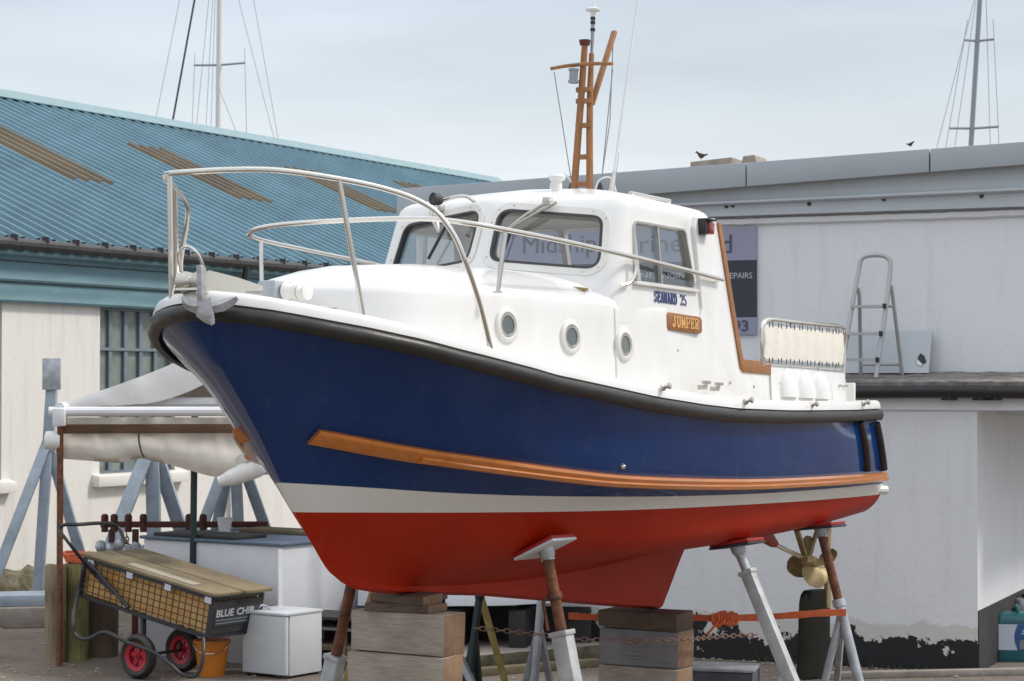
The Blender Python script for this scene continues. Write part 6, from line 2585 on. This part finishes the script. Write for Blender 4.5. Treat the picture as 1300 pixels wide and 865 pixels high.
pb2, pz2 = round_post(104, 150, 735, 846, 'thick timber post coloured dark as if in shadow behind the trolley handle', m='baulkdark', dyy=.75)  # dark wood colour stands in for the shadow on this post
b_ = MB()
for k in range(4):
    b_.tube([(pb1.x + (.105 + .01 * k % 2) * math.cos(a) + .02, pb1.y + .10 * math.sin(a), pz1 + .03 + .022 * k + .008 * math.sin(a * 2 + k)) for a in [2 * math.pi * j / 20 for j in range(20)]], .019, 7, closed=True)
o = b_.build('rope_coil', 'orange', merge=False)
tag(o, 'small coil of orange rope on top of the mossy timber post', 'rope')

# white box with navy lid
E1 = Vector((math.cos(R(35)), -math.sin(R(35)), 0))      # right and nearer
E2 = Vector((math.sin(R(35)), math.cos(R(35)), 0))       # right and farther
bc = at(355, 690, 19.5)
zb_ = bc.z
B0 = Vector((bc.x, bc.y, 0))
bx = thing('storage_box', 'large white panelled box with navy lid behind the trolley and fridge', 'box', B0)
b_ = MB()
b_.prism([B0, B0 - E1 * 1.73, B0 - E1 * 1.73 + E2 * 1.33, B0 + E2 * 1.33], (0, 0, zb_ - .03))
b_.build('body', 'boxwhite', bx, bevel=.012)
b_ = MB()
z_ = zb_ - .028
o_ = .03
b_.prism([B0 + E1 * o_ - E2 * o_ + ZUP * z_, B0 - E1 * (1.73 + o_) - E2 * o_ + ZUP * z_, B0 - E1 * (1.73 + o_) + E2 * (1.33 + o_) + ZUP * z_, B0 + E1 * o_ + E2 * (1.33 + o_) + ZUP * z_], (0, 0, .030))
b_.build('lid', 'navyfelt', bx, bevel=.008)
b_ = MB()
b_.bar(B0 + E1 * .004 - E2 * .004 + ZUP * .02, B0 + E1 * .004 - E2 * .004 + ZUP * (zb_ - .05), .05, .02, up=E1)
b_.build('corner_strip', 'whitebar', bx)
lidz = zb_ + .004
def lying(name, label, cat, c, sx, sy, sz, z, m, rot):
    b_ = MB()
    b_.box(Vector((c.x, c.y, z + sz / 2)), (sx, sy, sz), Matrix.Rotation(rot, 3, 'Z'))
    o = b_.build(name, m, bevel=min(.006, sz * .3))
    return tag(o, label, cat)
rot35 = -R(35)
lying('dark_board', 'dark thin board lying on the navy box lid', 'board', B0 - E1 * 1.10 + E2 * .25, 1.05, .45, .030, lidz, 'darkboard', rot35)
lying('pale_board', 'pale yellowish board lying along the back of the navy box lid', 'board', B0 - E1 * .55 + E2 * 1.05, 1.5, .35, .035, lidz, 'plank', rot35)
tb0 = B0 - E1 * 1.25 + E2 * .62
tubx = thing('plastic_tub', 'small translucent white plastic tub on the box lid', 'tub', tb0 + ZUP * lidz)
b_ = MB()
b_.lathe([(.055, 0), (.072, .13), (.076, .13), (.076, .14), (.068, .14), (.05, .01), (0, .01)], tb0 + ZUP * (lidz + .001), (0, 0, 1), 20)
b_.build('body', 'whiteplastic', tubx)
b_ = MB()
b_.lathe([(.077, 0), (.077, .012), (.02, .016), (0, .016)], tb0 + ZUP * (lidz + .142), (0, 0, 1), 20)
b_.build('lid', 'fridge', tubx)

# rusty roller beam behind the box
ry = 21.4
rb0 = at(150, 672, ry)
rol = thing('roller_beam', 'red oxide trailer beam with upright rollers behind the white box', 'trailer beam', (rb0.x, rb0.y, 0))
b_ = MB()
b_.bar(at(128, 666, ry), at(340, 666, ry), .07, .06)
b_.build('beam', 'redoxide', rol, bevel=.008)
for px in (133, 145, 163, 182, 240, 258):
    c = at(px, 663, ry - .02)
    b_ = MB()
    b_.tube([c + ZUP * -.10, c + ZUP * .02], .035, 10)
    b_.lathe([(.025, 0), (.038, .015), (.038, .06), (.024, .08), (0, .084)], c + ZUP * .0, (0, 0, 1), 12)
    b_.build('roller', 'redoxide', rol)
for px in (142, 172, 325):
    c = at(px, 672, ry)
    b_ = MB()
    b_.bar(c, Vector((c.x, c.y, 0)), .06, .06, up=(0, 1, 0))
    b_.build('leg', 'redoxide', rol, bevel=.006)
cch = at(160, 675, ry - .12)
b_ = chain_links([cch, cch + Vector((.03, 0, -.18)), cch + Vector((.02, 0, -.36))], .05, .006)
b_.build('chain', 'rust_grey', rol, merge=False)
for k, (px, py) in enumerate(((128, 694), (140, 697), (152, 692), (172, 696), (183, 700), (160, 700))):
    c = at(px, py, ry - .25)
    b_ = MB()
    b_.lathe([(0, -.06), (.05, -.04), (.065, 0), (.05, .04), (0, .06)], c, (1, .3 * k, .2), 12)
    o = b_.build('shackle', 'galv', rol)

# garden trolley: mesh sides, plank load, handle, two pneumatic wheels
TLT = R(9.9)
K1 = (E1 * math.cos(TLT) - ZUP * math.sin(TLT)).normalized()    # along, down to the right
K3 = (E1 * math.sin(TLT) + ZUP * math.cos(TLT)).normalized()    # up, square to the bed
KY = 18.55
T_R = at(270, 760, KY)
LEN, WDT, HGT = 1.60, .64, .345
trl = thing('garden_trolley', 'tipped mesh sided trolley with yellow lining and boards laid across it', 'trolley', (T_R.x - .7, T_R.y + .6, 0))
def kp(a, b2, c):
    """a metres back from the low end, b across, c below the top edge"""
    return T_R - K1 * a + E2 * b2 - K3 * c
fm = MB()
for b2 in (0, WDT):
    for c in (0.0, HGT):
        fm.bar(kp(0, b2, c), kp(LEN, b2, c), .032, .032, up=E2)
    for a in (0, LEN):
        fm.bar(kp(a, b2, 0), kp(a, b2, HGT), .034, .034, up=E2)
for a in (0, LEN):
    for c in (0, HGT):
        fm.bar(kp(a, 0, c), kp(a, WDT, c), .03, .03, up=K3)
fm.build('frame', 'darksteel', trl, merge=False)
M['yellowbag'] = mat('yellow_lining', (0.60, 0.33, 0.08), 0.6, col2=(0.66, 0.48, 0.22), vscale=5, bump=.3, bscale=9)
b_ = MB()
b_.prism([kp(.03, .03, .03), kp(LEN - .03, .03, .03), kp(LEN - .03, .03, HGT - .02), kp(.03, .03, HGT - .02)], E2 * (WDT - .06))
b_.build('lining', 'yellowbag', trl)
for (o0, dirv, ln, nn) in ((kp(0, -.004, 0), -K1, LEN, 21), (kp(0, WDT + .004, 0), -K1, LEN, 21)):
    ms = MB()
    for k in range(1, nn):
        p = o0 + dirv * (ln * k / nn)
        ms.bar(p, p - K3 * HGT, .008, .008, up=E2)
    for k in range(1, 6):
        p = o0 - K3 * (HGT * k / 6)
        ms.bar(p - E2 * .003, p + dirv * ln - E2 * .003, .008, .008, up=E2)
    m_ = ms.build('mesh_side', 'rust', trl, merge=False)
en = MB()
for k in range(1, 9):
    p = kp(-.004, WDT * k / 9, 0)
    en.bar(p, p - K3 * HGT, .008, .008, up=K1)
for k in range(1, 6):
    p = kp(-.007, 0, HGT * k / 6)
    en.bar(p, p + E2 * WDT, .008, .008, up=K1)
en.build('mesh_end', 'rust', trl, merge=False)
b_ = MB()
b_.prism([kp(-.012, .0, .03), kp(-.012, WDT, .03), kp(-.012, WDT, HGT - .02), kp(-.012, 0, HGT - .02)], K1 * .006)
b_.build('end_panel', 'darkboard', trl)
b_ = MB()
b_.prism([kp(-.019, .03, .10), kp(-.019, WDT - .03, .10), kp(-.019, WDT - .03, .255), kp(-.019, .03, .255)], K1 * .004)
pl_ = b_.build('name_plate', 'signdark', trl)
text_part('plate_lettering', 'BLUE', .062 / .7, .22, kp(-.025, .05, .168), E2, K3, 'signwhite', pl_, offset=.002, depth=.001)
text_part('plate_lettering', 'CHIP', .062 / .7, .22, kp(-.025, .31, .168), E2, K3, 'signwhite', pl_, offset=.002, depth=.001)
for zc_ in (.195, .222):
    b_ = MB()
    b_.prism([kp(-.025, .05, zc_), kp(-.025, .46, zc_), kp(-.025, .46, zc_ + .010), kp(-.025, .05, zc_ + .010)], K1 * .001)
    b_.build('plate_rule', 'greyplastic', pl_)
# clips on the side
for a in (.03, .52, 1.0, 1.50):
    b_ = MB()
    b_.box(kp(a, -.02, .02), (.075, .012, .055), Matrix((K1, E2, K3)).transposed())
    b_.build('clip', 'labelwhite', trl)
# axle, wheels
wc = at(176, 824, KY + .22)
ax0 = Vector((wc.x, wc.y, .20))
b_ = MB()
b_.tube([ax0 - E2 * .04, ax0 + E2 * .60], .014, 8)
b_.bar(ax0 + E2 * .05, kp(.85, .06, HGT), .04, .04, up=E2)
b_.bar(ax0 + E2 * .52, kp(.85, .56, HGT), .04, .04, up=E2)
b_.build('axle', 'darksteel', trl)
def wheel(c):
    t = MB()
    r0 = .198
    qq = ZUP.rotation_difference(E2)
    rg = []
    for k in range(36):
        d_ = qq @ Vector((math.cos(2 * math.pi * k / 36), math.sin(2 * math.pi * k / 36), 0))
        rg.append([c + d_ * rr2 + E2 * h_ for rr2, h_ in ((.122, -.035), (.165, -.048), (.186, -.036), (r0, -.012), (r0, .012), (.186, .036), (.165, .048), (.122, .035))])
    t.grid(rg + rg[:1], closed=True)
    ty = t.build('wheel', 'rubber', trl)
    r_ = MB()
    r_.lathe([(.03, -.03), (.03, .03)], c, E2, 14)
    rg = []
    q = ZUP.rotation_difference(E2)
    for k in range(32):
        d_ = q @ Vector((math.cos(2 * math.pi * k / 32), math.sin(2 * math.pi * k / 32), 0))
        rg.append([c + d_ * rr2 + E2 * h_ for rr2, h_ in ((.128, -.040), (.128, .040), (.092, .03), (.092, -.03))])
    r_.grid(rg + rg[:1], closed=True)
    for k in range(5):
        d_ = q @ Vector((math.cos(2 * math.pi * k / 5 + .3), math.sin(2 * math.pi * k / 5 + .3), 0))
        r_.bar(c + d_ * .02, c + d_ * .105, .045, .02, up=E2)
    r_.build('rim', 'redwheel', ty, merge=False)
wheel(ax0)
wheel(ax0 + E2 * .56)
# push handle and bent support tube
hd = MB()
hd.tube(spline([kp(1.15, -.03, .22), kp(1.40, -.03, .12), at(88, 690, KY + .45), at(76, 672, KY + .55), at(80, 667, KY + .55), at(100, 666, KY + .6), at(138, 665, KY + 1.0), at(150, 670, KY + 1.1), at(160, 690, KY + 1.0)], 7), .017, 8)
hd.build('handle', 'black', trl)
hd = MB()
hd.tube([kp(.95, -.03, HGT - .04), kp(1.52, -.03, .02)], .018, 8)
hd.build('side_stay', 'darksteel', trl)
hd = MB()
hd.tube(spline([kp(1.58, -.03, .10), kp(1.60, -.03, HGT - .02), at(93, 790, KY + .3), at(95, 805, KY + .28), at(108, 812, KY + .25), at(132, 803, KY + .2), at(160, 815, KY + .12), at(196, 829, KY), at(215, 843, KY - .08), at(232, 857, KY - .1), at(246, 859, KY - .1), at(254, 850, KY - .1), at(258, 830, KY - .08), kp(.02, -.03, HGT)], 7), .017, 8)
hd.build('support_tube', 'darksteel', trl)
# boards laid over the trolley
def board_on(a0, a1, b0, b1, th, lift, label, m):
    b_ = MB()
    b_.prism([kp(a0, b0, -lift), kp(a1, b0, -lift), kp(a1, b1, -lift), kp(a0, b1, -lift)], K3 * th)
    fr_ = Matrix((K1, E2, K3)).transposed().to_4x4()
    fr_.translation = kp((a0 + a1) / 2, (b0 + b1) / 2, -lift)
    o = b_.build('loose_board', m, bevel=.004, frame=fr_)
    return tag(o, label, 'board', 'boards on the trolley')
board_on(-.05, LEN + .02, -.04, .33, .028, .022, 'long weathered board along the near edge of the trolley top', 'plank')
board_on(-.07, LEN - .03, .34, .70, .028, .026, 'wide weathered board along the far side of the trolley top', 'plank')
board_on(.28, 1.12, .03, .14, .006, .0505, 'thin pale grey strip lying on the near trolley board', 'baulk')

# orange bucket under the trolley's low end
bu = at(269, 850, KY + .45)
B1 = Vector((bu.x, bu.y, 0))
bk_ = thing('bucket', 'orange plastic bucket standing under the low end of the trolley', 'bucket', B1)
b_ = MB()
b_.lathe([(.0, 0), (.115, 0), (.158, .30), (.166, .30), (.166, .318), (.150, .318), (.108, .012), (0, .012)], B1, (0, 0, 1), 28)
b_.build('body', 'orangeplastic', bk_)
b_ = MB()
b_.tube([B1 + Vector((.165 * math.cos(a), .165 * math.sin(a) * .95, .31 - .10 * math.sin(math.pi * k / 14))) for k, a in enumerate([math.pi + math.pi * j / 14 for j in range(15)])], .004, 5)
b_.build('handle', 'steel', bk_)

# small white fridge
fc_ = at(362, 857, 18.72)
G0 = Vector((fc_.x, fc_.y, 0))
fg = thing('fridge', 'small white fridge standing on the ground beside the trolley', 'fridge', G0)
FH = .575
b_ = MB()
b_.prism([G0 + E2 * .06, G0 + E2 * .06 - E1 * .51, G0 + E2 * .50 - E1 * .51, G0 + E2 * .50], (0, 0, FH - .02))
for v in b_.bm.verts:
    v.co.z += .02
b_.build('body', 'fridge', fg, bevel=.01)
b_ = MB()
b_.prism([G0 + ZUP * .03, G0 - E1 * .51 + ZUP * .03, G0 - E1 * .51 + E2 * .05 + ZUP * .03, G0 + E2 * .05 + ZUP * .03], (0, 0, FH - .055))
b_.build('door', 'fridge', fg, bevel=.014, seg=3)
b_ = MB()
b_.prism([G0 + E1 * .008 - E2 * .006 + ZUP * (FH - .022), G0 - E1 * .518 - E2 * .006 + ZUP * (FH - .022), G0 - E1 * .518 + E2 * .505 + ZUP * (FH - .022), G0 + E1 * .008 + E2 * .505 + ZUP * (FH - .022)], (0, 0, .025))
b_.build('top', 'fridge', fg, bevel=.006)
for a, c in ((.03, .04), (.48, .04), (.03, .46), (.48, .46)):
    b_ = MB()
    b_.lathe([(.02, 0), (.02, .022)], G0 - E1 * a + E2 * c, (0, 0, 1), 8)
    b_.build('foot', 'black', fg)
b_ = MB()
cc_ = G0 - E1 * .42 + E2 * .10 + ZUP * (FH + .003)
b_.tube(spline([cc_, cc_ + Vector((.03, .02, .035)), cc_ + Vector((.07, .05, .03)), cc_ + Vector((.12, .02, .004)), cc_ + Vector((.22, .06, .006))], 5), .010, 6)
b_.build('cable', 'labelwhite', fg)

# ================================================================== RIGHT SIDE: jerrycans
def jerrycan(label, c, w_, d_, h, rot, m, with_label):
    rt = thing('jerrycan', label, 'jerrycan', c, group='jerrycans by the wall')
    q = Matrix.Rotation(rot, 3, 'Z')
    b_ = MB()
    rows = []
    for z, f in ((0, .94), (.02, 1), (h * .72, 1), (h * .78, 1.0), (h * .86, .90), (h * .90, .70)):
        pts = fillet([(-w_ / 2 * f, -d_ / 2 * f), (w_ / 2 * f, -d_ / 2 * f), (w_ / 2 * f, d_ / 2 * f), (-w_ / 2 * f, d_ / 2 * f)], [.04 * f] * 4, 4)
        rows.append([c + q @ Vector((p.x, p.y, z)) for p in pts])
    b_.grid(rows, closed=True)
    b_.poly(rows[0])
    b_.poly(rows[-1])
    b_.build('body', m, rt, sharp=50)
    b_ = MB()
    b_.tube(spline([c + q @ Vector(p) for p in ((0, -d_ * .3, h * .88), (0, -d_ * .28, h * .99), (0, d_ * .1, h * 1.0), (0, d_ * .2, h * .89))], 5), .018, 8)
    b_.build('handle', m, rt)
    b_ = MB()
    b_.lathe([(.032, 0), (.032, .04), (.028, .045), (0, .045)], c + q @ Vector((0, d_ * .33, h * .885)), (0, 0, 1), 14)
    b_.build('cap', 'black', rt)
    if with_label:
        y = -d_ / 2 - .003
        def lab(x0, x1, z0, z1, o, m2, nm, par):
            b_ = MB()
            b_.prism([c + q @ Vector((x0, y - o, z0)), c + q @ Vector((x1, y - o, z0)), c + q @ Vector((x1, y - o, z1)), c + q @ Vector((x0, y - o, z1))], q @ Vector((0, .002, 0)))
            return b_.build(nm, m2, par)
        l = lab(-w_ * .46, w_ * .40, h * .22, h * .70, 0, 'labelwhite', 'label', rt)
        b_ = MB()
        cur = [(w_ * (-.02 - .08 * math.sin(math.pi * k / 10)), h * (.22 + .48 * k / 10)) for k in range(11)]
        b_.prism([c + q @ Vector((x, y - .003, z)) for x, z in cur] + [c + q @ Vector((w_ * .40, y - .003, h * .70)), c + q @ Vector((w_ * .40, y - .003, h * .22))], q @ Vector((0, .001, 0)))
        b_.build('blue_band', 'labelblue', l)
        for z0, x0, x1 in ((.62, .12, .38), (.57, .08, .38), (.52, .06, .38)):
            lab(w_ * x0, w_ * x1, h * z0, h * (z0 + .025), .006, 'labelwhite', 'text_bar', l)
        lab(w_ * .02, w_ * .38, h * .24, h * .41, .006, 'greyplastic', 'grey_box', l)
    return rt
jc = ground(1291, 838)
jerrycan('teal jerrycan with white and blue label at the building corner', Vector((jc.x, jc.y, 0)), .40, .30, .50, -.12, 'jerry', True)
jerrycan('grey jerrycan standing behind the teal one', Vector((jc.x + .30, jc.y + .75, 0)), .36, .30, .56, .2, 'greyplastic', False)
b_ = MB()
k0, k1 = ground(1050, 862), ground(1330, 856)
b_.bar(k0 + ZUP * .03, k1 + ZUP * .03, .10, .06)
o = b_.build('kerb_timber', 'concrete', bevel=.01)
tag(o, 'thin pale kerb strip lying on the ground along the right wall', 'kerb')

# ================================================================== loose stones and weeds on the yard
b_ = MB()
rnd = random.Random(11)
def stone(p, r):
    rows = []
    sx_s, sy_s, ph = rnd.uniform(.7, 1.4), rnd.uniform(.7, 1.4), rnd.uniform(0, 6)
    for hh, f in ((0, .8), (.35, 1), (.7, .6)):
        rows.append([p + Vector((math.cos(a + ph) * r * f * sx_s, math.sin(a + ph) * r * f * sy_s, hh * r)) for a in [2 * math.pi * k / 5 for k in range(5)]])
    b_.grid(rows, closed=True)
    b_.poly(rows[-1])
for k in range(2600):
    px, py = rnd.uniform(-40, 1340), rnd.uniform(790, 885)
    p = ground(px, py)
    if rnd.random() < .25:
        p = Q0 + WD * rnd.uniform(-2.0, 4.5) + WN * abs(rnd.gauss(.02, .12))
    p.z = 0
    stone(p, rnd.choice((.006, .008, .010, .013, .018)) * rnd.uniform(.7, 1.3))
o = b_.build('gravel', mat('mixed_gravel', (0.20, 0.17, 0.14), 0.9, col2=(0.38, 0.35, 0.31), vscale=30), merge=False)
tag(o, 'loose grit and small stones scattered over the yard ground', 'gravel')
o['kind'] = 'stuff'
b_ = MB()
for k in range(700):
    t = rnd.uniform(-2.0, 4.4)
    if rnd.random() < .5:
        base_ = Q0 + WD * t + WN * (.02 + abs(rnd.gauss(0, .05)))
    else:
        base_ = P1 + U1 * rnd.uniform(-3, 6) + N1 * (.05 + abs(rnd.gauss(0, .15)))
    base_.z = 0
    if noise.noise(base_ * .9) < .05:
        continue
    hgt = rnd.uniform(.03, .10)
    d_ = Vector((rnd.uniform(-1, 1), rnd.uniform(-1, 1), 0)) * .05
    w_ = Vector((rnd.uniform(-1, 1), rnd.uniform(-1, 1), 0)).normalized() * .006
    b_.poly([base_ - w_, base_ + w_, base_ + d_ * .5 + w_ * .7 + ZUP * hgt * .6, base_ + d_ + ZUP * hgt])
o = b_.build('weeds', mat('weed_green', (0.06, 0.075, 0.025), 0.8, var=.4, vscale=9), merge=False)
tag(o, 'sparse weeds growing along the feet of the walls', 'weeds')
o['kind'] = 'stuff'
